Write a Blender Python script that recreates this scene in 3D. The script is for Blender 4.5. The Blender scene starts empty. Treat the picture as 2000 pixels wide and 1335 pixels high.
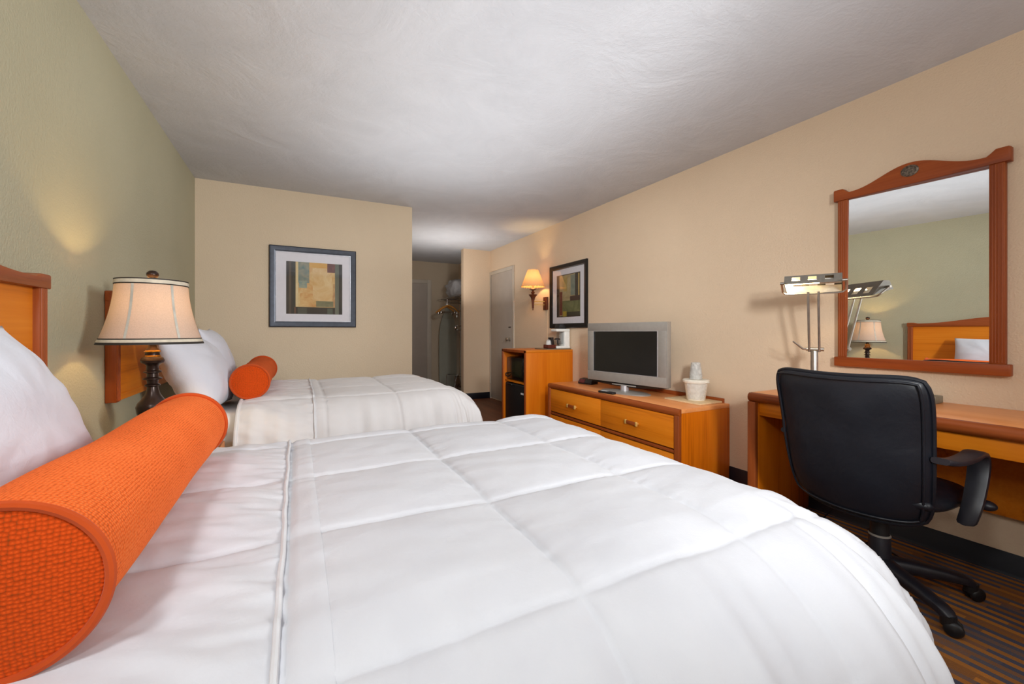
import bpy, bmesh, math, random
from mathutils import Vector, Matrix, noise
random.seed(7)
C = bpy.context.scene.collection
PI = math.pi

# ------------------------------------------------------------------ materials
def lin(c):
    def f(v):
        v /= 255.0
        return v / 12.92 if v <= 0.04045 else ((v + 0.055) / 1.055) ** 2.4
    return (f(c[0]), f(c[1]), f(c[2]), 1.0)

class NT:
    """tiny node-tree helper"""
    def __init__(self, name):
        self.m = bpy.data.materials.new(name)
        self.m.use_nodes = True
        self.t = self.m.node_tree
        self.b = self.t.nodes['Principled BSDF']
        self.out = self.t.nodes['Material Output']
    def n(self, typ, **kw):
        nd = self.t.nodes.new(typ)
        for k, v in kw.items():
            if k.startswith('i_'):
                key = k[2:]
                nd.inputs[int(key) if key.isdigit() else key.replace('_', ' ')].default_value = v
            else:
                setattr(nd, k, v)
        return nd
    def l(self, a, b):
        self.t.links.new(a, b)
    def coords(self, kind='Object', scale=(1, 1, 1), rot=(0, 0, 0)):
        tc = self.n('ShaderNodeTexCoord')
        mp = self.n('ShaderNodeMapping')
        mp.inputs['Scale'].default_value = scale
        mp.inputs['Rotation'].default_value = rot
        self.l(tc.outputs[kind], mp.inputs['Vector'])
        return mp.outputs['Vector']
    def noise(self, vec, scale, detail=3, rough=0.55, dist=0.0):
        nd = self.n('ShaderNodeTexNoise')
        nd.inputs['Scale'].default_value = scale
        nd.inputs['Detail'].default_value = detail
        nd.inputs['Roughness'].default_value = rough
        nd.inputs['Distortion'].default_value = dist
        self.l(vec, nd.inputs['Vector'])
        return nd.outputs['Fac']
    def ramp(self, fac, stops):
        nd = self.n('ShaderNodeValToRGB')
        el = nd.color_ramp.elements
        while len(el) < len(stops):
            el.new(0.5)
        for e, (p, c) in zip(el, stops):
            e.position = p
            e.color = lin(c)
        self.l(fac, nd.inputs['Fac'])
        return nd.outputs['Color']
    def math(self, op, a, b=None, c=None):
        nd = self.n('ShaderNodeMath', operation=op)
        for i, v in enumerate((a, b, c)):
            if v is None:
                continue
            if isinstance(v, (int, float)):
                nd.inputs[i].default_value = v
            else:
                self.l(v, nd.inputs[i])
        return nd.outputs[0]
    def bump(self, h, strength=0.3, dist=0.01, prev=None):
        nd = self.n('ShaderNodeBump')
        nd.inputs['Strength'].default_value = strength
        nd.inputs['Distance'].default_value = dist
        self.l(h, nd.inputs['Height'])
        if prev is not None:
            self.l(prev, nd.inputs['Normal'])
        self.l(nd.outputs['Normal'], self.b.inputs['Normal'])
        return nd.outputs['Normal']
    def set(self, **kw):
        for k, v in kw.items():
            self.b.inputs[k.replace('_', ' ')].default_value = v
        return self

def plain(name, col, rough=0.5, metal=0.0, var=0.06, vscale=30, spec=0.5, coat=0.0):
    """solid colour with a slight procedural variation"""
    t = NT(name)
    v = t.coords()
    f = t.noise(v, vscale, 2)
    lo = tuple(max(0, c * (1 - var)) for c in col)
    hi = tuple(min(255, c * (1 + var)) for c in col)
    t.l(t.ramp(f, [(0.3, lo), (0.7, hi)]), t.b.inputs['Base Color'])
    t.set(Roughness=rough, Metallic=metal)
    t.b.inputs['Specular IOR Level'].default_value = spec
    t.b.inputs['Coat Weight'].default_value = coat
    return t.m

def wall_mat(name, c1, c2, bstr=0.3):
    t = NT(name)
    v = t.coords()
    f = t.noise(v, 1.3, 3)
    g = t.noise(v, 105, 3, 0.6)
    t.l(t.ramp(f, [(0.3, c1), (0.7, c2)]), t.b.inputs['Base Color'])
    t.set(Roughness=0.75)
    t.b.inputs['Specular IOR Level'].default_value = 0.25
    t.bump(g, bstr, 0.012)
    return t.m

def ceil_mat():
    t = NT('knockdown ceiling')
    v = t.coords()
    f = t.noise(v, 2.2, 5, 0.6, 1.2)
    g = t.noise(v, 40, 4, 0.65, 0.6)
    t.l(t.ramp(f, [(0.3, (203, 205, 210)), (0.7, (212, 214, 219))]), t.b.inputs['Base Color'])
    t.set(Roughness=0.85)
    t.b.inputs['Specular IOR Level'].default_value = 0.1
    n1 = t.bump(f, 0.35, 0.03)
    t.bump(g, 0.2, 0.012, n1)
    return t.m

def wood(name, c_dark, c_mid, c_light, axis='y', grain=1.0, rough=0.38, figure=0.6):
    t = NT(name)
    sc = {'x': (0.6, 9, 9), 'y': (9, 0.6, 9), 'z': (9, 9, 0.6)}[axis]
    sc = tuple(s * grain for s in sc)
    v = t.coords('Object', sc)
    f1 = t.noise(v, 1.0, 4, 0.55, figure)
    sc2 = tuple(s * 7 if s > 1 * grain else s * 2.5 for s in sc)
    v2 = t.coords('Object', sc2)
    f2 = t.noise(v2, 1.3, 3, 0.6)
    f = t.math('ADD', t.math('MULTIPLY', f1, 0.68), t.math('MULTIPLY', f2, 0.32))
    t.l(t.ramp(f, [(0.30, c_dark), (0.44, c_mid), (0.66, c_light)]), t.b.inputs['Base Color'])
    t.set(Roughness=rough)
    t.b.inputs['Specular IOR Level'].default_value = 0.28
    t.bump(f2, 0.06, 0.004)
    return t.m

def cloth(name, col, rough=0.85, bump=0.25, scale=260, wr=0.25, tint=None):
    t = NT(name)
    v = t.coords()
    f = t.noise(v, 6, 3)
    lo = tuple(c * 0.975 for c in col)
    t.l(t.ramp(f, [(0.3, tint or lo), (0.7, col)]), t.b.inputs['Base Color'])
    t.set(Roughness=rough)
    t.b.inputs['Specular IOR Level'].default_value = 0.15
    t.b.inputs['Sheen Weight'].default_value = 0.15
    v2 = t.coords('Object', (1, 1, 1))
    w = t.noise(v2, 22, 4, 0.6, 1.0)
    n1 = t.bump(w, wr, 0.008)
    t.bump(t.noise(v2, scale, 2), bump * 0.3, 0.003, n1)
    return t.m

def knit(name, c_hole, c_mid, c_top):
    t = NT(name)
    v = t.coords('UV', (1, 1, 1))
    vor = t.n('ShaderNodeTexVoronoi', voronoi_dimensions='2D')
    vor.inputs['Scale'].default_value = 190
    vor.inputs['Randomness'].default_value = 0.35
    t.l(v, vor.inputs['Vector'])
    d = vor.outputs['Distance']
    big = t.noise(t.coords('Object'), 7, 3)
    mixv = t.math('ADD', t.math('MULTIPLY', t.math('SUBTRACT', 0.75, d), 0.8), t.math('MULTIPLY', big, 0.35))
    t.l(t.ramp(mixv, [(0.12, c_hole), (0.42, c_mid), (0.85, c_top)]), t.b.inputs['Base Color'])
    t.set(Roughness=0.9)
    t.b.inputs['Specular IOR Level'].default_value = 0.1
    t.b.inputs['Sheen Weight'].default_value = 0.3
    t.b.inputs['Sheen Tint'].default_value = lin((255, 150, 90))
    t.bump(t.math('SUBTRACT', 1.0, d), 0.6, 0.004)
    return t.m

def carpet_mat():
    t = NT('striped carpet')
    tc = t.n('ShaderNodeTexCoord')
    sp = t.n('ShaderNodeSeparateXYZ')
    t.l(tc.outputs['Object'], sp.inputs[0])
    x = t.math('DIVIDE', sp.outputs['X'], 0.0235)
    i = t.math('FLOOR', x)
    wn = t.n('ShaderNodeTexWhiteNoise', noise_dimensions='1D')
    t.l(i, wn.inputs['W'])
    yoff = t.math('ADD', t.math('DIVIDE', sp.outputs['Y'], 0.23), t.math('MULTIPLY', wn.outputs['Value'], 9.0))
    j = t.math('FLOOR', yoff)
    cb = t.n('ShaderNodeCombineXYZ')
    t.l(i, cb.inputs[0]); t.l(j, cb.inputs[1])
    wn2 = t.n('ShaderNodeTexWhiteNoise', noise_dimensions='2D')
    t.l(cb.outputs[0], wn2.inputs['Vector'])
    par = t.math('FLOORED_MODULO', i, 2.0)
    val = t.math('ADD', t.math('MULTIPLY', par, 0.46), t.math('MULTIPLY', wn2.outputs['Value'], 0.56))
    pile = t.noise(tc.outputs['Object'], 330, 2, 0.7)
    val2 = t.math('ADD', val, t.math('MULTIPLY', t.math('SUBTRACT', pile, 0.5), 0.30))
    t.l(t.ramp(val2, [(0.12, (84, 84, 98)), (0.42, (104, 97, 100)), (0.52, (148, 98, 58)), (0.92, (194, 124, 58))]), t.b.inputs['Base Color'])
    t.set(Roughness=0.95)
    t.b.inputs['Specular IOR Level'].default_value = 0.05
    t.bump(pile, 0.7, 0.006)
    return t.m

def thin_glass(name, tint=(255, 255, 255), rough=0.02, extra=0.0):
    """thin pane: fresnel mix of transparent and glossy"""
    t = NT(name)
    t.t.nodes.remove(t.b)
    lw = t.n('ShaderNodeLayerWeight'); lw.inputs['Blend'].default_value = 0.5
    fr = t.math('ADD', t.math('MULTIPLY', t.math('POWER', lw.outputs['Facing'], 4.0), 0.8), 0.035)
    tr = t.n('ShaderNodeBsdfTransparent'); tr.inputs['Color'].default_value = lin(tint)
    gl = t.n('ShaderNodeBsdfGlossy'); gl.inputs['Roughness'].default_value = rough
    mx = t.n('ShaderNodeMixShader')
    t.l(t.math('ADD', fr, extra), mx.inputs[0])
    t.l(tr.outputs[0], mx.inputs[1]); t.l(gl.outputs[0], mx.inputs[2])
    t.l(mx.outputs[0], t.out.inputs['Surface'])
    return t.m

def crinkle_film(name, opacity=0.35, col=(225, 225, 228)):
    t = NT(name)
    t.set(Roughness=0.12)
    t.b.inputs['Base Color'].default_value = lin(col)
    v = t.coords()
    w = t.noise(v, 38, 4, 0.65, 1.5)
    t.bump(w, 1.0, 0.02)
    tr = t.n('ShaderNodeBsdfTransparent')
    mx = t.n('ShaderNodeMixShader')
    mx.inputs[0].default_value = opacity
    t.l(tr.outputs[0], mx.inputs[1]); t.l(t.b.outputs[0], mx.inputs[2])
    t.l(mx.outputs[0], t.out.inputs['Surface'])
    return t.m

def shade_mat(name, col, trans=0.5, glow=None, gstr=0.0):
    t = NT(name)
    t.t.nodes.remove(t.b)
    v = t.coords()
    f = t.noise(v, 220, 2)
    colr = t.ramp(f, [(0.3, tuple(c * 0.95 for c in col)), (0.7, col)])
    d = t.n('ShaderNodeBsdfDiffuse'); t.l(colr, d.inputs['Color'])
    tl = t.n('ShaderNodeBsdfTranslucent'); t.l(colr, tl.inputs['Color'])
    mx = t.n('ShaderNodeMixShader'); mx.inputs[0].default_value = trans
    t.l(d.outputs[0], mx.inputs[1]); t.l(tl.outputs[0], mx.inputs[2])
    t.l(mx.outputs[0], t.out.inputs['Surface'])
    return t.m

def emit(name, col, strength):
    t = NT(name)
    t.b.inputs['Base Color'].default_value = lin(col)
    t.b.inputs['Emission Color'].default_value = lin(col)
    t.b.inputs['Emission Strength'].default_value = strength
    return t.m

def paint_mat(name, c1, c2, scale=9, stretch=(1, 1, 1)):
    t = NT(name)
    v = t.coords('Object', stretch)
    f = t.noise(v, scale, 5, 0.65, 0.8)
    t.l(t.ramp(f, [(0.35, c1), (0.65, c2)]), t.b.inputs['Base Color'])
    t.set(Roughness=0.7)
    return t.m

M = {}
M['ceiling'] = ceil_mat()
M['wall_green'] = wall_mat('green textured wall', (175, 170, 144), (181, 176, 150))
M['wall_beige'] = wall_mat('beige textured wall', (222, 197, 168), (227, 202, 173))
M['wall_tan'] = wall_mat('tan textured wall', (212, 193, 166), (217, 198, 171))
M['wall_hall'] = wall_mat('hall wall paint', (190, 172, 148), (196, 178, 154))
M['door_paint'] = plain('grey door paint', (182, 170, 158), 0.45, var=0.02, vscale=4)
M['trim_paint'] = plain('pale door casing paint', (196, 184, 168), 0.5, var=0.02, vscale=4)
M['carpet'] = carpet_mat()
M['hall_floor'] = wood('brown hall floor', (70, 40, 26), (92, 54, 34), (110, 66, 42), 'y', 0.8, 0.5)
M['base_navy'] = plain('navy vinyl cove base', (14, 16, 28), 0.4, var=0.05)
M['wood_h'] = wood('honey oak grain along y', (178, 90, 8), (218, 122, 20), (230, 138, 34), 'y')
M['wood_x'] = wood('honey oak grain along x', (154, 78, 10), (204, 112, 20), (218, 130, 36), 'x')
M['wood_v'] = wood('honey oak upright grain', (172, 84, 4), (208, 108, 10), (220, 124, 20), 'z')
M['wood_top'] = wood('warm oak top', (204, 122, 64), (230, 148, 86), (240, 164, 102), 'y', 1.0, 0.32)
M['trim_h'] = wood('red brown trim along y', (106, 48, 18), (142, 68, 28), (164, 84, 38), 'y', 1.6, 0.35)
M['trim_v'] = wood('red brown upright trim', (106, 48, 18), (142, 68, 28), (164, 84, 38), 'z', 1.6, 0.35)
M['mirror_h'] = wood('cherry frame along y', (108, 46, 16), (144, 66, 24), (162, 80, 32), 'y', 1.4, 0.42)
M['mirror_v'] = wood('cherry upright frame', (104, 44, 16), (138, 64, 24), (156, 78, 32), 'z', 1.4, 0.5)
M['dark_in'] = plain('dark cavity', (44, 22, 12), 0.7)
M['duvet'] = cloth('white duvet cotton', (220, 221, 226), wr=.14, tint=(214, 215, 221))
M['duvet_far'] = cloth('off white duvet cotton', (222, 219, 219), wr=.12, tint=(216, 213, 213))
M['sheet'] = cloth('white sheet', (230, 226, 222), wr=0.12)
M['pillow'] = cloth('white pillow cotton', (221, 223, 232), wr=0.2, tint=(215, 217, 227))
M['piping'] = cloth('white piping cord', (226, 226, 229), wr=0.05)
M['orange'] = knit('orange knit', (176, 68, 18), (248, 104, 40), (255, 136, 70))
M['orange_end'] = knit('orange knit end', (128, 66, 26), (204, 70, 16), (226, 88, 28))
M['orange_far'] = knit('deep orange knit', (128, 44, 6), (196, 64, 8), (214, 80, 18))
M['orange_pipe'] = cloth('orange piping', (200, 80, 28), tint=(176, 66, 20), wr=0.1)
M['bronze'] = plain('dark bronze', (52, 38, 32), 0.28, 0.55, 0.15)
M['gold'] = plain('aged brass', (170, 125, 50), 0.3, 0.9, 0.1)
M['brass'] = plain('polished brass', (236, 196, 112), 0.25, 0.45, 0.05)
M['shade'] = shade_mat('cream lampshade fabric', (204, 178, 160), 0.07)
M['shade_stripe'] = plain('grey shade seam tape', (186, 182, 170), 0.8)
M['shade_cream'] = plain('cream shade tape', (206, 196, 176), 0.8)
M['shade_dark'] = plain('dark shade tape', (40, 34, 28), 0.7)
M['shade_amber'] = shade_mat('amber sconce shade', (226, 180, 134), 0.16)
M['bulb'] = emit('warm bulb glow', (255, 206, 130), 6.0)
M['bulb_hot'] = emit('bright tube glow', (255, 226, 170), 14.0)
M['candle'] = plain('ivory candle sleeve', (240, 220, 170), 0.5)
M['sconce_wood'] = wood('sconce walnut', (70, 34, 20), (92, 46, 28), (112, 60, 36), 'z', 3.0, 0.35)
M['nickel'] = plain('brushed nickel', (186, 180, 172), 0.3, 0.95, 0.05)
M['nickel_dark'] = plain('brushed steel shade', (120, 114, 105), 0.5, 0.35, 0.05)
M['shade_white'] = plain('enamel reflector', (244, 236, 216), 0.5)
M['chrome'] = plain('chrome', (200, 200, 202), 0.12, 1.0, 0.04)
M['frame_black'] = plain('black satin frame', (20, 19, 20), 0.32, 0.0, 0.2)
M['frame_sheen'] = plain('black frame painted sheen', (54, 58, 68), 0.30, 0.35, 0.08)  # black satin frame, its grey-blue reflected sheen painted into the base colour
M['frame_lip'] = plain('silver frame lip', (160, 160, 166), 0.3, 0.7)
M['mat_board'] = plain('white mat board', (228, 226, 232), 0.9, var=0.01)
M['glass'] = thin_glass('picture glass', extra=0.01)
M['clear'] = thin_glass('clear carafe glass', (235, 238, 240), 0.03, 0.05)
M['cup_clear'] = crinkle_film('clear plastic cups', 0.75, (250, 244, 232))
M['film'] = crinkle_film('crinkled plastic film', 0.3, (246, 246, 246))
M['bag_film'] = crinkle_film('storage bag film', 0.72, (205, 203, 203))
M['silver'] = plain('silver television plastic', (156, 149, 141), 0.45, 0.25, 0.02)
M['silver_hi'] = plain('bright silver edge', (214, 214, 218), 0.25, 0.7, 0.02)
M['screen'] = plain('matte black screen', (22, 22, 20), 0.28, 0.0, 0.1, 3)
M['gloss_black'] = plain('gloss black plastic', (16, 16, 17), 0.2)
M['black'] = plain('black plastic', (24, 24, 26), 0.45)
M['chair_plastic'] = plain('charcoal chair plastic', (30, 29, 36), 0.42, var=0.1)
M['red_led'] = plain('dark red display', (96, 30, 24), 0.2)
M['white_plastic'] = plain('white plastic', (232, 230, 224), 0.4, var=0.02)
M['bucket'] = plain('ivory plastic', (232, 224, 208), 0.45, var=0.02)
M['tray'] = plain('tan tray', (222, 192, 148), 0.5, var=0.04)
M['tray_grey'] = plain('taupe tray', (132, 112, 88), 0.5, var=0.04)
M['caddy'] = plain('oxblood caddy', (92, 34, 20), 0.5)
M['paper'] = plain('white packets', (226, 222, 216), 0.7)
M['coffee'] = plain('dark coffee packs', (34, 26, 24), 0.35)
M['micro_glass'] = plain('smoked oven window', (40, 40, 26), 0.15)
M['fridge'] = plain('black pebbled enamel', (16, 18, 22), 0.5, var=0.3, vscale=200)
M['sticker'] = plain('white sticker', (226, 226, 226), 0.6)
M['medallion'] = plain('pewter medallion', (96, 84, 72), 0.5, 0.5, 0.35, 120)
M['hanger'] = wood('hanger beech', (150, 92, 30), (186, 122, 46), (206, 144, 64), 'x', 4, 0.4)
M['board_cover'] = cloth('grey green ironing board cover', (156, 154, 140), wr=0.3)
M['pole_white'] = plain('off white pole', (176, 168, 156), 0.5)
M['iron_body'] = plain('iron white plastic', (200, 200, 204), 0.35)
M['hub_grey'] = plain('olive grey plastic', (112, 106, 90), 0.35)
def leather():
    t = NT('black leather')
    v = t.coords()
    t.l(t.ramp(t.noise(v, 3, 3), [(0.3, (16, 18, 25)), (0.7, (24, 27, 35))]), t.b.inputs['Base Color'])
    t.set(Roughness=0.36)
    t.b.inputs['Specular IOR Level'].default_value = 0.5
    n1 = t.bump(t.noise(v, 9, 3, 0.55, 0.4), 0.18, 0.02)
    t.bump(t.noise(v, 420, 2), 0.12, 0.002, n1)
    return t.m
M['leather'] = leather()
def mirror_glass():
    t = NT('silvered mirror')
    t.b.inputs['Base Color'].default_value = (0.9, 0.92, 0.91, 1)
    t.set(Metallic=1.0, Roughness=0.0)
    return t.m
M['mirror'] = mirror_glass()

# ------------------------------------------------------------------ mesh builder
class MB:
    def __init__(self):
        self.bm = bmesh.new()
        self.uv = self.bm.loops.layers.uv.new('UVMap')
    def start(self):
        self.bm.verts.ensure_lookup_table()
        return len(self.bm.verts)
    def xf(self, mat, start=0):
        self.bm.verts.ensure_lookup_table()
        for v in self.bm.verts[start:]:
            v.co = mat @ v.co
        return self
    def _merge(self, tmp):
        me = bpy.data.meshes.new('t')
        tmp.to_mesh(me); tmp.free()
        self.bm.from_mesh(me)
        bpy.data.meshes.remove(me)
    def box(self, x0, x1, y0, y1, z0, z1, bevel=0.0, seg=2, mi=0):
        t = bmesh.new(); t.loops.layers.uv.new('UVMap')
        bmesh.ops.create_cube(t, size=1)
        for v in t.verts:
            v.co = Vector(((x0 + x1) / 2 + v.co.x * abs(x1 - x0), (y0 + y1) / 2 + v.co.y * abs(y1 - y0), (z0 + z1) / 2 + v.co.z * abs(z1 - z0)))
        if bevel > 0:
            bmesh.ops.bevel(t, geom=t.edges[:], offset=bevel, segments=seg, profile=0.5, affect='EDGES')
        for f in t.faces: f.material_index = mi
        self._merge(t)
        return self
    def prism(self, pts, axis, lo, hi, bevel=0.0, seg=2, mi=0):
        """extrude a 2D outline along axis. x: pts=(y,z); y: pts=(x,z); z: pts=(x,y)"""
        t = bmesh.new(); t.loops.layers.uv.new('UVMap')
        def P(p, d):
            return {'x': (d, p[0], p[1]), 'y': (p[0], d, p[1]), 'z': (p[0], p[1], d)}[axis]
        a = [t.verts.new(P(p, lo)) for p in pts]
        b = [t.verts.new(P(p, hi)) for p in pts]
        n = len(pts)
        f1 = t.faces.new(a); f2 = t.faces.new(b[::-1])
        for i in range(n):
            t.faces.new((a[i], b[i], b[(i + 1) % n], a[(i + 1) % n]))
        bmesh.ops.recalc_face_normals(t, faces=t.faces)
        if bevel > 0:
            es = list(set(f1.edges[:] + f2.edges[:]))
            bmesh.ops.bevel(t, geom=es, offset=bevel, segments=seg, profile=0.5, affect='EDGES')
        for f in t.faces: f.material_index = mi
        self._merge(t)
        return self
    def grid(self, fn, nu, nv, cu=False, cv=False, uvf=None):
        bm = self.bm
        vs = [[bm.verts.new(fn(i / nu, j / nv)) for j in range(nv + (0 if cv else 1))] for i in range(nu + (0 if cu else 1))]
        for i in range(nu):
            for j in range(nv):
                i2 = (i + 1) % len(vs); j2 = (j + 1) % len(vs[0])
                try:
                    f = bm.faces.new((vs[i][j], vs[i2][j], vs[i2][j2], vs[i][j2]))
                except ValueError:
                    continue
                if uvf:
                    for lp, (a, b) in zip(f.loops, ((i, j), (i + 1, j), (i + 1, j + 1), (i, j + 1))):
                        lp[self.uv].uv = uvf(a / nu, b / nv)
        return self
    def lathe(self, prof, c=(0, 0, 0), seg=32, axis='z', uvs=None):
        c = Vector(c)
        def fn(u, v):
            k = min(int(round(v * (len(prof) - 1))), len(prof) - 1)
            r, h = prof[k]
            a = u * 2 * PI
            p = (r * math.cos(a), r * math.sin(a), h)
            if axis == 'x': p = (h, p[0], p[1])
            if axis == 'y': p = (p[0], h, p[1])
            return c + Vector(p)
        self.grid(fn, seg, len(prof) - 1, cu=True, uvf=uvs)
        return self
    def tube(self, pts, r, seg=8, closed=False):
        pts = [Vector(p) for p in pts]
        n = len(pts)
        rr = r if isinstance(r, (list, tuple)) else [r] * n
        tans = []
        for i in range(n):
            a = pts[(i - 1) % n] if (closed or i > 0) else pts[i]
            b = pts[(i + 1) % n] if (closed or i < n - 1) else pts[i]
            tans.append((b - a).normalized())
        up = Vector((0, 0, 1)) if abs(tans[0].z) < 0.9 else Vector((1, 0, 0))
        nrm = tans[0].cross(up).normalized()
        rings = []
        for i in range(n):
            nrm = (nrm - tans[i] * nrm.dot(tans[i])).normalized()
            bn = tans[i].cross(nrm)
            rings.append([self.bm.verts.new(pts[i] + (nrm * math.cos(2 * PI * k / seg) + bn * math.sin(2 * PI * k / seg)) * rr[i]) for k in range(seg)])
        for i in range(n if closed else n - 1):
            A, B = rings[i], rings[(i + 1) % n]
            for k in range(seg):
                self.bm.faces.new((A[k], A[(k + 1) % seg], B[(k + 1) % seg], B[k]))
        if not closed:
            self.bm.faces.new(rings[0][::-1]); self.bm.faces.new(rings[-1])
        return self
    def ball(self, c, r, sx=1, sy=1, sz=1, nu=20, nv=12):
        prof = [(max(1e-4, r * math.sin(PI * k / nv)), -r * math.cos(PI * k / nv)) for k in range(nv + 1)]
        s = self.start()
        self.lathe(prof, (0, 0, 0), nu)
        self.xf(Matrix.Translation(Vector(c)) @ Matrix.Diagonal((sx, sy, sz, 1)), s)
        return self
    def build(self, name, mat, root=None, parent=None, label=None, local=False, smooth=True, angle=40):
        bm = self.bm
        bmesh.ops.remove_doubles(bm, verts=bm.verts[:], dist=1e-6)
        bmesh.ops.recalc_face_normals(bm, faces=bm.faces[:])
        if root is not None and not local:
            off = root.location
            for v in bm.verts: v.co -= off
        pos = None
        if root is None and not local:
            xs = [v.co for v in bm.verts]
            pos = Vector(((min(v.x for v in xs) + max(v.x for v in xs)) / 2, (min(v.y for v in xs) + max(v.y for v in xs)) / 2, min(v.z for v in xs)))
            for v in bm.verts: v.co -= pos
        me = bpy.data.meshes.new(name)
        bm.to_mesh(me); bm.free()
        for mm in (mat if isinstance(mat, (list, tuple)) else [mat]):
            me.materials.append(mm)
        if smooth:
            me.polygons.foreach_set('use_smooth', [True] * len(me.polygons))
            me.set_sharp_from_angle(angle=math.radians(angle))
        o = bpy.data.objects.new(name, me)
        C.objects.link(o)
        if pos is not None: o.location = pos
        if parent is not None or root is not None:
            o.parent = parent if parent is not None else root
        if label: o['label'] = label
        return o

def thing(name, label, cat, loc, group=None):
    o = bpy.data.objects.new(name, None)
    o.empty_display_size = 0.05
    C.objects.link(o)
    o.location = loc
    o['label'] = label; o['category'] = cat
    if group: o['group'] = group
    return o
def tag(o, label, cat, group=None):
    o['label'] = label; o['category'] = cat
    if group: o['group'] = group
    return o
def struct(name, mb, mat, **k):
    o = mb.build(name, mat, **k)
    o['kind'] = 'structure'
    return o
def B(*a, **k): return MB().box(*a, **k)
def point(name, loc, energy, col, radius=0.03):
    l = bpy.data.lights.new(name, 'POINT'); l.energy = energy; l.color = col; l.shadow_soft_size = radius
    o = bpy.data.objects.new(name, l); C.objects.link(o); o.location = loc
    return o

# ------------------------------------------------------------------ room
LX, RX, BY, CY, RY, FY, HZ = -0.791, 2.866, 4.498, 6.343, 7.87, -2.3, 2.44
HX = 1.105   # hall side edge of the bathroom block
struct('floor', B(LX - .1, RX + .1, FY - .1, 4.65, -0.1, 0), M['carpet'], local=True)
struct('floor.001', B(HX - .12, RX + .1, 4.65, RY + .1, -0.1, 0), M['hall_floor'])
struct('ceiling', B(LX - .1, RX + .1, FY - .1, RY + .1, HZ, HZ + .1), M['ceiling'])
struct('wall_left', B(LX - .1, LX, FY - .1, BY + .1, 0, HZ), M['wall_green'])
struct('wall_right', B(RX, RX + .1, FY - .1, RY + .1, 0, HZ), M['wall_beige'])
struct('wall_back', B(LX, HX, BY, BY + .12, 0, HZ), M['wall_tan'])
struct('wall_hall', B(HX - .12, HX, BY + .12, RY, 0, HZ), M['wall_hall'])
struct('wall_rear', B(HX - .12, RX, RY, RY + .1, 0, HZ), M['wall_hall'])
struct('wall_closet', B(2.39, RX, CY, CY + .11, 0, HZ), M['wall_beige'])
struct('wall_front', B(LX, RX, FY - .1, FY, 0, HZ), M['wall_tan'])
# baseboards: navy vinyl with a coved toe
def cove(x0, dx):  # outline in xz for a run along y
    return [(x0, 0), (x0 + dx * 0.016, 0), (x0 + dx * 0.008, 0.014), (x0 + dx * 0.007, 0.098), (x0 + dx * 0.004, 0.102), (x0, 0.102)]
struct('baseboard_right', MB().prism(cove(RX, -1), 'y', FY, 5.42), M['base_navy'])
struct('baseboard_left', MB().prism(cove(LX, 1), 'y', FY, BY), M['base_navy'])
struct('baseboard_back', B(LX, HX, BY - .008, BY, 0, .1, .002), M['base_navy'])
struct('baseboard_closet', B(2.385, RX, CY - .008, CY, 0, .1, .002), M['base_navy'])
struct('baseboard_hall', B(HX, HX + .008, BY, RY, 0, .1, .002), M['base_navy'])

# right wall connecting door
d = struct('door_1', B(RX - .012, RX + .02, 5.53, 6.30, 0.02, 2.03, .002), M['door_paint'])
def sub(o, name, mb, mat, label=None, **k):
    return mb.build(name, mat, root=o, parent=o, label=label, **k)
kn = MB().lathe([(.001, 0), (.033, 0), (.033, .006), (.014, .010), (.012, .03), (.024, .038), (.030, .050), (.027, .062), (.012, .068), (.001, .069)], (0, 0, 0), 24, 'x')
kn.xf(Matrix.Translation((RX - .012, 5.615, .985)) @ Matrix.Diagonal((-1, 1, 1, 1)))
sub(d, 'door_handle', kn, M['nickel'])
sub(d, 'deadbolt', B(RX - .022, RX - .012, 5.575, 5.64, 1.16, 1.175, .003), M['bronze'])
for z in (.25, 1.72):
    sub(d, 'hinge', MB().lathe([(.001, 0), (.009, 0), (.009, .1), (.001, .1)], (RX - .02, 6.308, z), 10), M['trim_paint'])
tr = MB()
tr.box(RX - .018, RX, 5.475, 5.53, 0, 2.085, .004).box(RX - .018, RX, 6.30, 6.343, 0, 2.085, .004).box(RX - .018, RX, 5.53, 6.30, 2.03, 2.085, .004)
struct('trim_1', tr, M['trim_paint'])
# rear hall door
d2 = struct('door_2', B(1.46, 2.22, RY - .014, RY, 0.02, 2.02, .002), M['door_paint'])
tr = MB()
tr.box(2.22, 2.30, RY - .022, RY, 0, 2.09, .004).box(1.38, 1.46, RY - .022, RY, 0, 2.09, .004).box(1.46, 2.22, RY - .022, RY, 2.02, 2.09, .004)
struct('trim_2', tr, M['trim_paint'])

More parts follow.
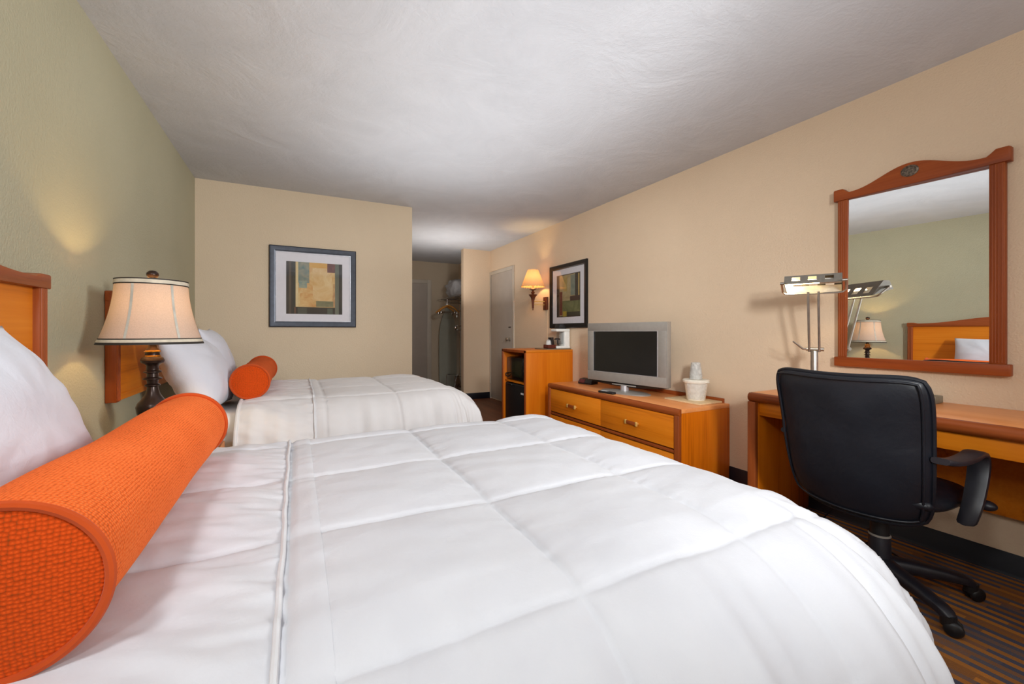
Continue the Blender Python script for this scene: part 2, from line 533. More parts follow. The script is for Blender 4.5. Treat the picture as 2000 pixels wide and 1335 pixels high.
# ------------------------------------------------------------------ headboards
def arch_outline(y0, y1, zb, ze, zdip, zpk, ear=0.075, n=40):
    """cap rail outline in (y,z): level ears, dips, a low arch in the middle"""
    pts = [(y0, zb), (y0, ze - .004), (y0 + .006, ze)]
    L = y1 - y0
    e = ear
    pts += [(y0 + e * .75, ze), (y0 + e, ze - (ze - zdip) * .55)]
    for i in range(n + 1):
        t = i / n
        s = math.sin(PI * t)
        z = zdip + (zpk - zdip) * (0.5 - 0.5 * math.cos(2 * PI * (0.5 - abs(t - .5)))) ** 1.15
        pts.append((y0 + e * 1.25 + (L - 2.5 * e) * t, z))
    pts += [(y1 - e, ze - (ze - zdip) * .55), (y1 - e * .75, ze), (y1 - .006, ze), (y1, ze - .004), (y1, zb)]
    return pts
def headboard(y0, y1, label):
    T = thing('headboard', label, 'headboard', (LX + .02, (y0 + y1) / 2, .769))
    xb, xf = LX + .001, LX + .043
    B(xb, LX + .026, y0 + .04, y1 - .04, .769, 1.262).build('panel', M['wood_h'], T)
    B(LX + .026, LX + .03, y0 + .045, y1 - .045, .769, .80).build('bottom_edge', M['wood_h'], T)
    for (a, b) in ((y0 + .004, y0 + .05), (y1 - .05, y1 - .004)):
        m = MB().box(xb, xf, a, b, .769, 1.25, .003)
        for k in range(3):
            yy = a + .011 + k * .012
            m.tube([(xf, yy, .775), (xf, yy, 1.245)], .0045, 8)
        m.build('stile', M['trim_v'], T)
    MB().prism(arch_outline(y0, y1, 1.245, 1.292, 1.281, 1.345), 'x', xb, LX + .052, .004).build('cap_rail', M['trim_h'], T)
    return T
headboard(.50, 1.972, 'honey oak headboard with arched cap behind the near bed pillow')
headboard(2.572, 4.04, 'honey oak headboard of the far bed, partly hidden by the table lamp')

# ------------------------------------------------------------------ beds
def bed(y0, y1, label, ztop, x1):
    x0 = LX + .06
    T = thing('bed', label, 'bed', ((x0 + x1) / 2, (y0 + y1) / 2, 0))
    B(x0 + .02, x1 - .02, y0 + .02, y1 - .02, .0, .14, .01).build('bed_base', M['dark_in'], T)
    B(x0, x1, y0, y1, .14, .36, .03, 3).build('box_spring', M['sheet'], T)
    B(x0, x1, y0, y1, .36, ztop, .10, 6).build('mattress', M['sheet'], T)
    return T
ZB1, ZB2 = .622, .648
bed(.62, 1.92, 'near double bed under the quilted white comforter', ZB1, 1.18)
bed(2.70, 3.90, 'far double bed against the back wall, white fitted sheet showing by the pillows', ZB2, 1.05)

def comforter(y0, y1, ztop, xh, xf, seams_x, seams_y, puff, label, mat, seed, xpipe, drop, rr, wr=1.0, flare=.20, rfar=None):
    """quilted comforter draped over the mattress: y0..y1 / xf are the inner edges where it starts to turn down"""
    T = thing('comforter', label, 'comforter', ((xh + xf) / 2, (y0 + y1) / 2, ztop - .03))
    r = rr
    kf = (rfar or rr) / rr      # the far side turns down more tightly
    def env(a, b):
        qx = min(a, xf); qy = min(max(b, y0), y1)
        return qx, qy
    def cell(v, ss):
        # distance to nearest seam, 0 at the seam, 1 mid cell
        for i in range(len(ss) - 1):
            if ss[i] <= v <= ss[i + 1]:
                return math.sin(PI * (v - ss[i]) / (ss[i + 1] - ss[i]))
        return 0.6
    def surf(a, b, lift=0.0):
        qx, qy = env(a, b)
        dx, dy = a - qx, b - qy
        ky = kf if dy > 0 else 1.0
        dy /= ky
        dd = math.hypot(dx, dy)
        if dd > 1e-6: ux, uy = dx / dd, dy / dd
        else: ux = uy = 0.0
        arc = r * PI / 2
        if dd < arc:
            th = dd / r
            out, down = r * math.sin(th), r * (1 - math.cos(th))
            nz, no = math.cos(th), math.sin(th)
        else:
            e = dd - arc
            out, down = r + e * flare, r + e * math.sqrt(1 - flare * flare)
            nz, no = flare, 1.0
        sx, sy = cell(a, seams_x), cell(b, seams_y)
        q = (max(0, sx) ** .42) * (max(0, sy) ** .42)
        fall = 1.0 if dd < .02 else max(.25, 1 - dd * 2.2)
        h = puff * q * fall
        # broad unevenness plus pulled wrinkles
        h += .010 * noise.noise(Vector((a * 2.3 + seed, b * 2.3, 0)))
        h += .0030 * wr * noise.noise(Vector((a * 9 + b * 4, b * 14 - a * 3 + seed, 3)))
        if a < xpipe:                      # gathered strip by the pillows
            w = noise.noise(Vector((a * 6 + seed, b * 16 + a * 10, 7)))
            h += .008 * wr * w + .004 * wr * noise.noise(Vector((a * 14, b * 34 + a * 12, 9)))
            g = abs(a - xpipe)
            h += .004 * wr * math.exp(-g / .05) * noise.noise(Vector((a * 4, b * 60, 1)))
        elif a < xpipe + .07:
            h += .003 * wr * noise.noise(Vector((a * 10, b * 50, 2)))
        if dd > .03:                       # soft vertical folds on the drape
            along = (a if abs(dy) > abs(dx) else b)
            ang = math.atan2(uy, ux) if (dx > 0 and dy != 0) else 0
            s = along * 1.0 + ang * .35
            k = min(1, (dd - .03) / .3)
            h += k * (.024 * noise.noise(Vector((s * 5.5 + seed, dd * .8, 5))) + .014 * noise.noise(Vector((s * 16, dd * 1.2 + seed, 6)))) * wr
            if dx > 0 and dy != 0:
                k2 = min(1, max(0, (dd - .1) / .35)) * math.sin(2 * min(abs(ang), PI - abs(ang)))
                h += k2 * .028 * math.sin(ang * 9 + seed)
        # seam pinch
        pin = min(sx, sy)
        if pin < .09 and dd < .4: h -= .004 * (1 - pin / .09)
        if pin < .5: h += .0022 * wr * (1 - pin / .5) * noise.noise(Vector((a * 45 if sy < sx else a * 8, b * 45 if sx <= sy else b * 8, 4)))
        h += lift
        x = qx + ux * (out + h * no); y = qy + uy * (out + h * no) * ky
        z = ztop - down + h * nz + .012
        return Vector((x, y, z))
    na, nb = 260, 290
    a0, a1 = xh, xf + drop
    b0, b1 = y0 - drop, y1 + drop * kf
    m = MB()
    m.grid(lambda u, v: surf(a0 + (a1 - a0) * u, b0 + (b1 - b0) * v), na, nb)
    o = m.build('quilted_cover', mat, T, angle=180)
    sol = o.modifiers.new('thickness', 'SOLIDIFY'); sol.thickness = .012; sol.offset = -1
    # corded piping and top-stitched hem running across the bed
    def run(a, lift, lo=b0 + .02, hi=b1 - .02, n=150):
        return [surf(a + .004 * noise.noise(Vector((k * .12, seed, 0))), lo + (hi - lo) * k / n, lift) for k in range(n + 1)]
    MB().tube(run(xpipe, .004), .0052, 8).build('piping', M['piping'], T)
    hem = MB()
    N = 150
    def hemf(u, v):
        return surf(xpipe + .012 + .058 * u, b0 + .02 + (b1 - b0 - .04) * v, .0032 * (1 if 0 < u < 1 else .2))
    hem.grid(hemf, 6, N)
    hem.build('hem_band', mat, T, angle=180)
    # head edge roll
    MB().tube(run(xh, -.004, b0 + .02, b1 - .02, 80), .010, 8).build('head_edge', mat, T)
    return T, surf

c1, surf1 = comforter(.70, 1.83, .655, -.34, 1.03,
          [-.46, -.02, .435, .865, 1.30, 1.74], [-.25, .17, .585, .975, 1.38, 1.79, 2.2, 2.6], .021,
          'white box-quilted comforter on the near bed, with corded seam beside the bolster', M['duvet'], 1.3, -.025, .80, .395, 1.0, .235, .19)
c2, surf2 = comforter(2.87, 3.77, .686, -.29, .916,
          [-.72, -.28, .15, .58, 1.01, 1.44, 1.9], [2.0, 2.4, 2.82, 3.24, 3.66, 4.08, 4.5], .018,
          'white comforter on the far bed by the back wall', M['duvet_far'], 8.7, .09, .68, .29, 1.0, .163, .27)
# snap on the near comforter hem
p = surf1(.075, .545, 0)
MB().lathe([(.0085, .000), (.0105, .003), (.0085, .0055), (.006, .004), (.004, .005), (.001, .005)], (p.x, p.y, p.z - .001), 20).build('snap_button', M['piping'], c1)

# ------------------------------------------------------------------ pillows and bolsters
def pillow(loc, w, h, t, rot, label, seed):
    T = thing('pillow', label, 'pillow', loc)
    def side(sg):
        def fn(u, v):
            a, b = u * 2 - 1, v * 2 - 1
            # pinch the sides between the corners
            X = w / 2 * a * (1 - .055 * (1 - b * b) * abs(a)) ; Y = h / 2 * b * (1 - .06 * (1 - a * a) * abs(b))
            e = max(0, (1 - abs(a) ** 2.6)) ** .62 * max(0, (1 - abs(b) ** 2.6)) ** .62
            n = noise.noise(Vector((a * 2.1 + seed, b * 2.1, sg * 3))) * .012 * e ** .5
            rad = math.hypot(a, b)
            wn = noise.noise(Vector((math.atan2(b, a) * 4.5 + seed, rad * 1.2, sg))) * .010 * min(1, rad) * e ** .4
            return Vector((X, Y, sg * (t / 2 * e) + n + wn))
        return fn
    m = MB()
    m.grid(side(1), 44, 36); m.grid(side(-1), 44, 36)
    m.xf(rot)
    m.build('pillow_case', M['pillow'], T, local=True, angle=180)
    return T
# upright pillows leaning on the headboards: local X->world y, local Y->up, local Z->world +x
def lean(deg, yaw=0, roll=0):
    base = Matrix(((0, 0, 1, 0), (1, 0, 0, 0), (0, 1, 0, 0), (0, 0, 0, 1)))
    return Matrix.Rotation(math.radians(yaw), 4, 'Z') @ Matrix.Rotation(math.radians(-deg), 4, 'Y') @ base @ Matrix.Rotation(math.radians(roll), 4, 'Z')
pillow((-.585, 1.215, .885), .70, .50, .24, lean(22), 'large white pillow leaning on the near headboard behind the big orange bolster', 2.2)
pillow((-.50, 2.975, .868), .62, .47, .25, lean(27, -3), 'plump white pillow at the near side of the far bed, nearest the lamp', 5.1)
pillow((-.515, 3.65, .90), .62, .47, .19, lean(18, 3), 'white pillow with pointed corner beside the back wall on the far bed', 9.4)

def bolster(c, r, L, label, mat, dent=0.0):
    T = thing('bolster', label, 'bolster pillow', (c[0], c[1], c[2] - r))
    prof = []
    n = 40
    for i in range(n + 1):
        t = i / n
        rr = r * (1 + .012 * math.sin(t * 9)) * (1 - .02 * abs(2 * t - 1) ** 6)
        prof.append((rr, -L / 2 + L * t))
    m = MB()
    per = 2 * PI * r
    m.lathe(prof, c, 64, 'y', uvs=lambda u, v: (u * per, v * L))
    for v in m.bm.verts:
        v.co += Vector((0, 0, .004 * noise.noise(v.co * 5)))
    m.build('cover', mat, T, angle=180)
    for s in (-1, 1):
        q = MB()
        ring = [(r * .985 * k / 10, s * (L / 2 + .012 * (1 - (k / 10) ** 2) + .0)) for k in range(10, -1, -1)]
        ring = [(max(a, 1e-4), h) for a, h in ring]
        q.lathe(ring, c, 64, 'y')
        for f in q.bm.faces:
            for lp in f.loops:
                lp[q.uv].uv = (lp.vert.co.x, lp.vert.co.z)
        q.build('end_cap', M['orange_end'], T)
        ringp = [(c[0] + (r + .001) * math.cos(2 * PI * k / 64), c[1] + s * L / 2, c[2] + (r + .001) * math.sin(2 * PI * k / 64)) for k in range(64)]
        MB().tube(ringp, .0062, 8, True).build('welt_cord', M['orange_pipe'], T)
    return T
bolster((-.318, 1.205, .791), .104, .98, 'large bright orange knit bolster lying on the near bed', M['orange'])
bolster((-.245, 3.37, .806), .098, .96, 'orange bolster lying in front of the far bed pillows', M['orange_far'])

# ------------------------------------------------------------------ nightstand, phone, table lamp
T = thing('nightstand', 'brown nightstand between the two beds, its corner showing past the bolster', 'nightstand', (-.55, 2.27, 0))
B(LX + .01, -.315, 2.00, 2.55, .575, .612, .008, 3).build('top', M['trim_h'], T)
B(LX + .02, -.335, 2.03, 2.52, .06, .575, .004).build('cabinet', M['wood_v'], T)
dr = B(-.336, -.32, 2.045, 2.505, .40, .56, .004).build('drawer', M['wood_h'], T)
MB().tube([(-.32, 2.22, .48), (-.295, 2.22, .48), (-.295, 2.33, .48), (-.32, 2.33, .48)], .006, 8).build('handle', M['brass'], T, dr)
B(LX + .03, -.37, 2.05, 2.50, 0, .06).build('plinth', M['dark_in'], T)

T = thing('telephone', 'black telephone on the nightstand, mostly hidden behind the bolster', 'telephone', (-.66, 2.08, .612))
MB().prism([(-.76, .612), (-.56, .612), (-.56, .64), (-.76, .67)], 'y', 1.99, 2.16, .006).build('phone_base', M['black'], T)
hs = MB().tube([(-.745, 1.98, .685), (-.735, 2.0, .70), (-.735, 2.08, .708), (-.735, 2.15, .70), (-.745, 2.17, .685)], [.02, .022, .014, .022, .02], 12)
hs.build('handset', M['black'], T)
B(-.66, -.585, 2.03, 2.13, .648, .656, .002).build('keypad', M['hub_grey'], T)

LC = (-.545, 2.275)
T = thing('table_lamp', 'bronze table lamp with cream bell shade on the nightstand between the beds', 'table lamp', (LC[0], LC[1], .612))
prof = [(.001, .612), (.075, .612), (.078, .620), (.074, .632), (.05, .642), (.03, .655), (.022, .675), (.022, .70), (.030, .715), (.044, .735), (.052, .76), (.0555, .785), (.050, .80), (.038, .815), (.026, .835), (.020, .855), (.018, .868), (.026, .872), (.026, .877), (.018, .882), (.020, .897), (.032, .900), (.032, .905), (.020, .910), (.019, .925), (.030, .929), (.030, .934), (.021, .940), (.020, .955), (.024, .962), (.038, .970), (.041, .980), (.036, .990), (.026, .997), (.024, 1.012), (.026, 1.018), (.022, 1.026), (.016, 1.034), (.013, 1.05), (.013, 1.11), (.001, 1.11)]
MB().lathe(prof, (LC[0], LC[1], 0), 36).build('base', M['bronze'], T)
MB().lathe([(.0265, .993), (.0285, .997), (.0265, 1.0015)], (LC[0], LC[1], 0), 36).build('gold_ring', M['gold'], T)
MB().lathe([(.0265, 1.014), (.0285, 1.018), (.0245, 1.0225)], (LC[0], LC[1], 0), 36).build('gold_ring', M['gold'], T)
def sh_r(t):   # bell profile, t=0 bottom .. 1 top
    return .175 + (.120 - .175) * (1 - (1 - t) ** 1.9)
ZS0, ZS1 = 1.050, 1.318
n = 24
sprof = [(sh_r(k / n), ZS0 + (ZS1 - ZS0) * k / n) for k in range(n + 1)]
sh = MB().lathe(sprof, (LC[0], LC[1], 0), 64).build('lamp_shade', M['shade'], T)
for zc, w, mt in ((ZS0 + .004, .009, 'shade_dark'), (ZS0 + .0145, .011, 'shade_cream'), (ZS0 + .0225, .004, 'shade_dark'),
                  (ZS1 - .003, .005, 'shade_dark'), (ZS1 - .0125, .014, 'shade_cream'), (ZS1 - .0215, .0045, 'shade_dark')):
    t0 = (zc - w / 2 - ZS0) / (ZS1 - ZS0); t1 = (zc + w / 2 - ZS0) / (ZS1 - ZS0)
    ra, rb = sh_r(max(0, t0)), sh_r(min(1, t1))
    MB().lathe([(ra - .001, zc - w / 2), (ra + .0018, zc - w / 2), (rb + .0018, zc + w / 2), (rb - .001, zc + w / 2)], (LC[0], LC[1], 0), 64).build('trim_band', M[mt], T, sh)
for k in range(6):
    a = math.radians(-106.5 + 60 * k)
    q = MB()
    def fn(u, v, a=a):
        t = .09 + .83 * v
        r = sh_r(t) + .0012
        th = a + (u - .5) * .0095 / r * 1.0
        return Vector((LC[0] + r * math.cos(th), LC[1] + r * math.sin(th), ZS0 + (ZS1 - ZS0) * t))
    q.grid(fn, 1, 12).build('seam_tape', M['shade_stripe'], T, sh)
MB().lathe([(.001, 1.318), (.014, 1.318), (.015, 1.322), (.011, 1.326), (.016, 1.331), (.0215, 1.340), (.0205, 1.350), (.012, 1.359), (.001, 1.361)], (LC[0], LC[1], 0), 24).build('finial', M['bronze'], T)
hp = MB()
for s in (-1, 1):
    hp.tube([(LC[0], LC[1] + s * .014, 1.10), (LC[0], LC[1] + s * .05, 1.14), (LC[0], LC[1] + s * .055, 1.22), (LC[0], LC[1] + s * .03, 1.30), (LC[0], LC[1], 1.318)], .0018, 6)
for k in range(3):
    a = 2 * PI * k / 3
    hp.tube([(LC[0], LC[1], 1.3165), (LC[0] + .119 * math.cos(a), LC[1] + .119 * math.sin(a), 1.3165)], .0015, 6)
hp.build('harp', M['gold'], T)
MB().ball((LC[0], LC[1], 1.17), .028, 1, 1, 1.3).build('bulb', M['bulb'], T)

# ------------------------------------------------------------------ framed pictures
PT = {}
def PM(c1, c2=None, sc=9, st=(1, 1, 1)):
    c2 = c2 or tuple(min(255, c * 1.3 + 10) for c in c1)
    k = (c1, c2, sc, st)
    if k not in PT: PT[k] = paint_mat('paint %d' % len(PT), c1, c2, sc, st)
    return PT[k]
def picture(label, to3, T0, fmat, lip, rects, artbox):
    """to3(u,v,d): u right 0..W, v up 0..H, d out of the wall"""
    W, H = .76, .765
    T = thing('framed_picture', label, 'picture', T0)
    fw = .054
    m = MB()
    # mitred moulding, sloping inward
    sec = [(0, 0.002), (0, .024), (.008, .028), (.04, .022), (fw, .016), (fw, .002)]
    cs = [(0, 0, 1, 1), (W, 0, -1, 1), (W, H, -1, -1), (0, H, 1, -1)]
    rings = []
    for (cu, cv, su, sv) in cs:
        rings.append([m.bm.verts.new(to3(cu + su * o, cv + sv * o, d)) for (o, d) in sec])
    for i in range(4):
        A, Bq = rings[i], rings[(i + 1) % 4]
        for k in range(len(sec)):
            k2 = (k + 1) % len(sec)
            m.bm.faces.new((A[k], Bq[k], Bq[k2], A[k2]))
    m.build('frame', fmat, T, angle=20)
    def slab(u0, u1, v0, v1, d0, d1):
        q = MB()
        vs = [q.bm.verts.new(to3(u, v, d)) for d in (d0, d1) for (u, v) in ((u0, v0), (u1, v0), (u1, v1), (u0, v1))]
        for f in ((0, 1, 2, 3), (4, 5, 6, 7), (0, 1, 5, 4), (1, 2, 6, 5), (2, 3, 7, 6), (3, 0, 4, 7)):
            q.bm.faces.new([vs[i] for i in f])
        return q
    def ringq(o, w, d0, d1):
        q = MB()
        for a in ((o, W - o, o, o + w), (o, W - o, H - o - w, H - o), (o, o + w, o + w, H - o - w), (W - o - w, W - o, o + w, H - o - w)):
            s = slab(*a, d0, d1)
            me = bpy.data.meshes.new('t'); s.bm.to_mesh(me); s.bm.free(); q.bm.from_mesh(me); bpy.data.meshes.remove(me)
        return q
    if lip: ringq(fw - .003, .004, .006, .0175).build('frame_lip', M['frame_lip'], T, smooth=False)
    a0, a1, b0, b1 = artbox
    # mat board as four borders around the opening
    q = MB()
    for a in ((fw - .002, W - fw + .002, fw - .002, b0), (fw - .002, W - fw + .002, b1, H - fw + .002), (fw - .002, a0, b0, b1), (a1, W - fw + .002, b0, b1)):
        s = slab(*a, .004, .0085)
        me = bpy.data.meshes.new('t'); s.bm.to_mesh(me); s.bm.free(); q.bm.from_mesh(me); bpy.data.meshes.remove(me)
    q.build('mat_board', M['mat_board'], T, smooth=False)
    mats = []; q = MB()
    for i, (u0, u1, v0, v1, mt) in enumerate(rects):
        d = .0045 + i * .00015
        U = lambda t: a0 - .003 + (a1 - a0 + .006) * t
        V = lambda t: b1 + .003 - (b1 - b0 + .006) * t
        f = q.bm.faces.new([q.bm.verts.new(to3(U(u), V(v), d)) for (u, v) in ((u0, v0), (u1, v0), (u1, v1), (u0, v1))])
        if mt not in mats: mats.append(mt)
        f.material_index = mats.index(mt)
    q.build('art_print', mats, T, smooth=False)
    slab(fw - .004, W - fw + .004, fw - .004, H - fw + .004, .0115, .0125).build('glass_pane', M['glass'], T, smooth=False)
    return T
dk, dk2, oliv = PM((46, 40, 34), (60, 54, 46), 6, (1, 1, .2)), PM((78, 66, 52), (94, 82, 66), 8, (1, 1, .15)), PM((86, 92, 76), (108, 112, 96), 8, (1, 1, .3))
field = PM((206, 150, 84), (222, 196, 140), 7)
art1 = [(0, 1, 0, 1, dk), (.05, .09, 0, 1, dk2), (.12, .15, 0, 1, PM((40, 44, 36), (52, 54, 44))), (.17, .86, 0, .86, field), (.165, .21, 0, .86, PM((216, 190, 134), (226, 206, 158))),
        (.21, .40, 0, .40, PM((96, 124, 122), (158, 152, 130), 12)), (.22, .36, .36, .50, PM((104, 140, 142), (176, 172, 140), 12)), (.40, .72, 0, .10, PM((212, 158, 70), (220, 178, 98))),
        (.24, .46, .60, .84, PM((200, 138, 68), (222, 186, 126), 8)), (.46, .80, .12, .80, PM((208, 162, 98), (226, 200, 150), 6)),
        (.72, .865, 0, .18, PM((82, 40, 36), (124, 70, 58), 30)), (.86, .93, 0, 1, oliv), (.93, 1, 0, 1, PM((36, 36, 30), (52, 48, 40))), (.82, .86, .4, .86, PM((180, 130, 84), (206, 166, 112), 20)),
        (.52, .83, .74, .85, PM((110, 108, 76), (132, 128, 92), 14)), (.13, .86, .86, 1, PM((40, 34, 28), (52, 46, 38))), (.14, .17, .86, 1, PM((120, 60, 40), (90, 80, 60), 20)),
        (.2, .36, .875, 1, PM((64, 68, 56), (84, 84, 70))), (.72, .82, .88, 1, PM((72, 80, 66), (88, 94, 78)))]
picture('black satin framed square abstract print hanging on the back wall above the far bed', lambda u, v, d: Vector((-.229 + u, BY - d, 1.145 + v)), (.151, BY, 1.145), M['frame_sheen'], True, art1, (.138, .632, .125, .625))
field2 = PM((158, 138, 96), (188, 172, 130), 7)
art2 = [(0, 1, 0, 1, PM((44, 34, 28), (60, 50, 42), 6, (1, 1, .2))), (.13, .80, .02, .97, field2), (.13, .30, .02, .36, PM((170, 140, 92), (196, 172, 124))), (.30, .46, .05, .4, PM((172, 146, 78), (188, 164, 104))),
        (.60, .78, .04, .50, PM((110, 124, 112), (140, 146, 128), 10)), (.78, .90, 0, .62, PM((36, 36, 34), (48, 46, 42))), (.90, .95, .03, .60, PM((176, 146, 74), (196, 170, 104))),
        (.26, 1, .62, .96, PM((92, 98, 58), (128, 128, 84), 8)), (.28, .44, .86, .98, PM((170, 150, 44), (150, 130, 60))), (.58, .96, .52, .63, PM((58, 34, 28), (76, 46, 38))),
        (.14, .26, .40, .95, PM((100, 40, 30), (128, 60, 46), 16)), (.44, .97, .88, .97, PM((54, 52, 40), (70, 70, 54)))]
picture('black framed square abstract print on the right wall beside the wall sconce', lambda u, v, d: Vector((RX - d, 4.478 - u, 1.145 + v)), (RX, 4.098, 1.145), M['frame_black'], False, art2, (.135, .625, .130, .640))

# ------------------------------------------------------------------ wall sconce
SX, SY = 2.685, 4.625
T = thing('wall_sconce', 'lit swing-arm wall sconce with amber shade on the right wall near the door', 'wall lamp', (RX, 4.586, 1.38))
B(RX - .03, RX, 4.545, 4.625, 1.38, 1.545, .004).build('backplate', M['sconce_wood'], T)
ar = MB()
for z in (1.445, 1.487):
    ar.tube([(RX - .03, 4.586, z), (RX - .06, 4.590, z), (SX, SY, z)], .0045, 8)
ar.build('swing_arm', M['brass'], T)
MB().lathe([(.001, 1.372), (.006, 1.376), (.008, 1.386), (.004, 1.394), (.012, 1.398), (.014, 1.41), (.016, 1.46), (.020, 1.50), (.026, 1.53), (.040, 1.552), (.054, 1.568), (.055, 1.574), (.02, 1.576), (.014, 1.582), (.024, 1.592), (.027, 1.600), (.020, 1.608), (.014, 1.618), (.016, 1.628), (.042, 1.636), (.044, 1.640), (.014, 1.642), (.001, 1.642)], (SX, SY, 0), 28).build('stem', M['sconce_wood'], T)
MB().lathe([(.001, 1.642), (.014, 1.642), (.014, 1.70), (.001, 1.70)], (SX, SY, 0), 16).build('candle_sleeve', M['candle'], T)
MB().ball((SX, SY, 1.735), .026, 1, 1, 1.35).build('bulb', M['bulb'], T)
q = MB()
def scf(u, v):
    a = u * 2 * PI
    sc = .004 * math.sin(a * 26)
    r = .152 + (.068 - .152) * v
    z = 1.672 + (1.888 - 1.672) * v + (sc if v < .01 or v > .99 else 0)
    return Vector((SX + r * math.cos(a), SY + r * math.sin(a), z))
q.grid(scf, 156, 8, cu=True)
shs = q.build('lamp_shade', M['shade_amber'], T)
q = MB()
for k in range(52):
    a = 2 * PI * (k + .5) / 52
    q.ball((SX + .1525 * math.cos(a), SY + .1525 * math.sin(a), 1.677), .003, nu=6, nv=4)
q.build('lacing', M['sconce_wood'], T, shs)
MB().tube([(RX - .004, 4.56, 1.38), (RX - .004, 4.565, 1.1), (RX - .004, 4.56, .60)], .0028, 6).build('cord', M['tray'], T)

# ------------------------------------------------------------------ fridge cabinet with microwave and fridge
FX, FY0, FY1, FZ = 2.24, 4.008, 4.60, .893
T = thing('fridge_cabinet', 'tall honey oak cabinet housing the black fridge and microwave', 'cabinet', (2.55, 4.3, 0))
B(FX, RX - .001, FY0, FY0 + .028, 0, FZ - .028, .003).build('side_panel', M['wood_v'], T)
B(FX, RX - .001, FY1 - .028, FY1, 0, FZ - .028, .003).build('side_panel', M['wood_v'], T)
B(FX, RX - .001, FY0, FY1, FZ - .028, FZ, .004).build('top', M['wood_x'], T)
B(FX + .02, RX - .02, FY0 + .028, FY1 - .028, .505, .525).build('shelf', M['wood_x'], T)
B(RX - .02, RX - .005, FY0 + .028, FY1 - .028, 0, FZ - .028).build('back_panel', M['dark_in'], T)
ed = MB().box(FX - .012, FX, FY0, FY0 + .03, 0, FZ - .001, .004).box(FX - .012, FX, FY1 - .03, FY1, 0, FZ - .001, .004).box(FX - .012, FX, FY0, FY1, FZ - .032, FZ - .001, .004)
ed.build('edge_trim', M['trim_v'], T)
T = thing('microwave', 'black microwave on the upper shelf of the fridge cabinet', 'microwave', (2.5, 4.31, .525))
B(FX + .06, RX - .06, FY0 + .07, FY1 - .045, .53, .80, .012).build('case', M['gloss_black'], T)
md = B(FX + .035, FX + .06, FY0 + .14, FY1 - .05, .535, .795, .008).build('door', M['gloss_black'], T)
B(FX + .0335, FX + .036, FY0 + .17, FY1 - .09, .575, .755, .001).build('door_window', M['micro_glass'], T, md)
MB().tube([(FX + .035, FY1 - .075, .555), (FX + .01, FY1 - .075, .575), (FX + .01, FY1 - .075, .60), (FX + .035, FY1 - .07, .60)], .007, 8).build('latch', M['black'], T, md)
B(FX + .035, FX + .06, FY0 + .075, FY0 + .135, .535, .795, .006).build('control_panel', M['gloss_black'], T)
T = thing('mini_fridge', 'black mini fridge in the lower part of the oak cabinet', 'refrigerator', (2.5, 4.31, 0))
B(FX + .07, RX - .04, FY0 + .05, FY1 - .045, .02, .495, .01).build('case', M['fridge'], T)
fd = B(FX + .015, FX + .066, FY0 + .05, FY1 - .045, .03, .492, .014, 3).build('door', M['fridge'], T)
B(FX + .0135, FX + .0155, FY0 + .085, FY0 + .15, .388, .408).build('white_sticker', M['sticker'], T, fd)
B(FX + .0, FX + .02, FY0 + .35, FY1 - .1, .466, .484, .006).build('handle', M['black'], T, fd)
B(FX + .08, RX - .06, FY0 + .07, FY1 - .07, 0, .02).build('feet', M['black'], T)

# things on the cabinet
tag(B(2.52, 2.855, 4.025, 4.30, FZ, FZ + .012, .004).build('serving_tray', M['tray_grey']), 'flat taupe tray on the fridge cabinet under the coffee maker', 'tray')
ZT = FZ + .012
CX0, CY0 = 2.66, 4.04
T = thing('coffee_maker', 'small white coffee maker with black lid on the fridge cabinet', 'coffee maker', (2.75, 4.10, ZT))
B(CX0, CX0 + .19, CY0, CY0 + .125, ZT, ZT + .028, .008, 3).build('base', M['white_plastic'], T)
B(CX0 + .115, CX0 + .19, CY0 + .004, CY0 + .121, ZT + .02, ZT + .20, .010, 3).build('water_tank', M['white_plastic'], T)
B(CX0 + .0, CX0 + .19, CY0, CY0 + .125, ZT + .195, ZT + .228, .010, 3).build('head', M['white_plastic'], T)
B(CX0 + .055, CX0 + .117, CY0 + .03, CY0 + .095, ZT + .05, ZT + .19, .01).build('sight_glass', M['clear'], T)
fl = MB().prism([(CX0 + .035, ZT + .226), (CX0 + .055, ZT + .285), (CX0 + .11, ZT + .285), (CX0 + .145, ZT + .25), (CX0 + .15, ZT + .226)], 'y', CY0 + .015, CY0 + .11, .008)
fl.build('lid', M['black'], T)
cf = MB().lathe([(.001, 0), (.036, 0), (.046, .014), (.048, .035), (.040, .062), (.034, .072), (.036, .078)], (CX0 + .05, CY0 + .0625, ZT + .03), 24).build('carafe', M['clear'], T)
MB().tube([(CX0 + .03, CY0 + .02, ZT + .10), (CX0 + .015, CY0 + .0, ZT + .095), (CX0 + .015, CY0 - .002, ZT + .055), (CX0 + .03, CY0 + .018, ZT + .045)], .007, 8).build('carafe_handle', M['black'], T, cf)
MB().lathe([(.001, .072), (.037, .072), (.037, .08), (.02, .088), (.001, .09)], (CX0 + .05, CY0 + .0625, ZT + .03), 20).build('carafe_lid', M['black'], T, cf)
T = thing('condiment_caddy', 'small oxblood caddy of packets in front of the coffee maker', 'caddy', (2.60, 4.09, ZT))
cd = MB().box(2.545, 2.65, 4.04, 4.14, ZT, ZT + .006).box(2.545, 2.551, 4.04, 4.14, ZT, ZT + .045).box(2.644, 2.65, 4.04, 4.14, ZT, ZT + .045).box(2.551, 2.644, 4.04, 4.046, ZT, ZT + .045).box(2.551, 2.644, 4.134, 4.14, ZT, ZT + .045)
cd.build('box', M['caddy'], T)
def slant(mb, c, deg, ax='Y'):
    return mb.xf(Matrix.Translation(Vector(c)) @ Matrix.Rotation(math.radians(deg), 4, ax) @ Matrix.Translation(-Vector(c)))
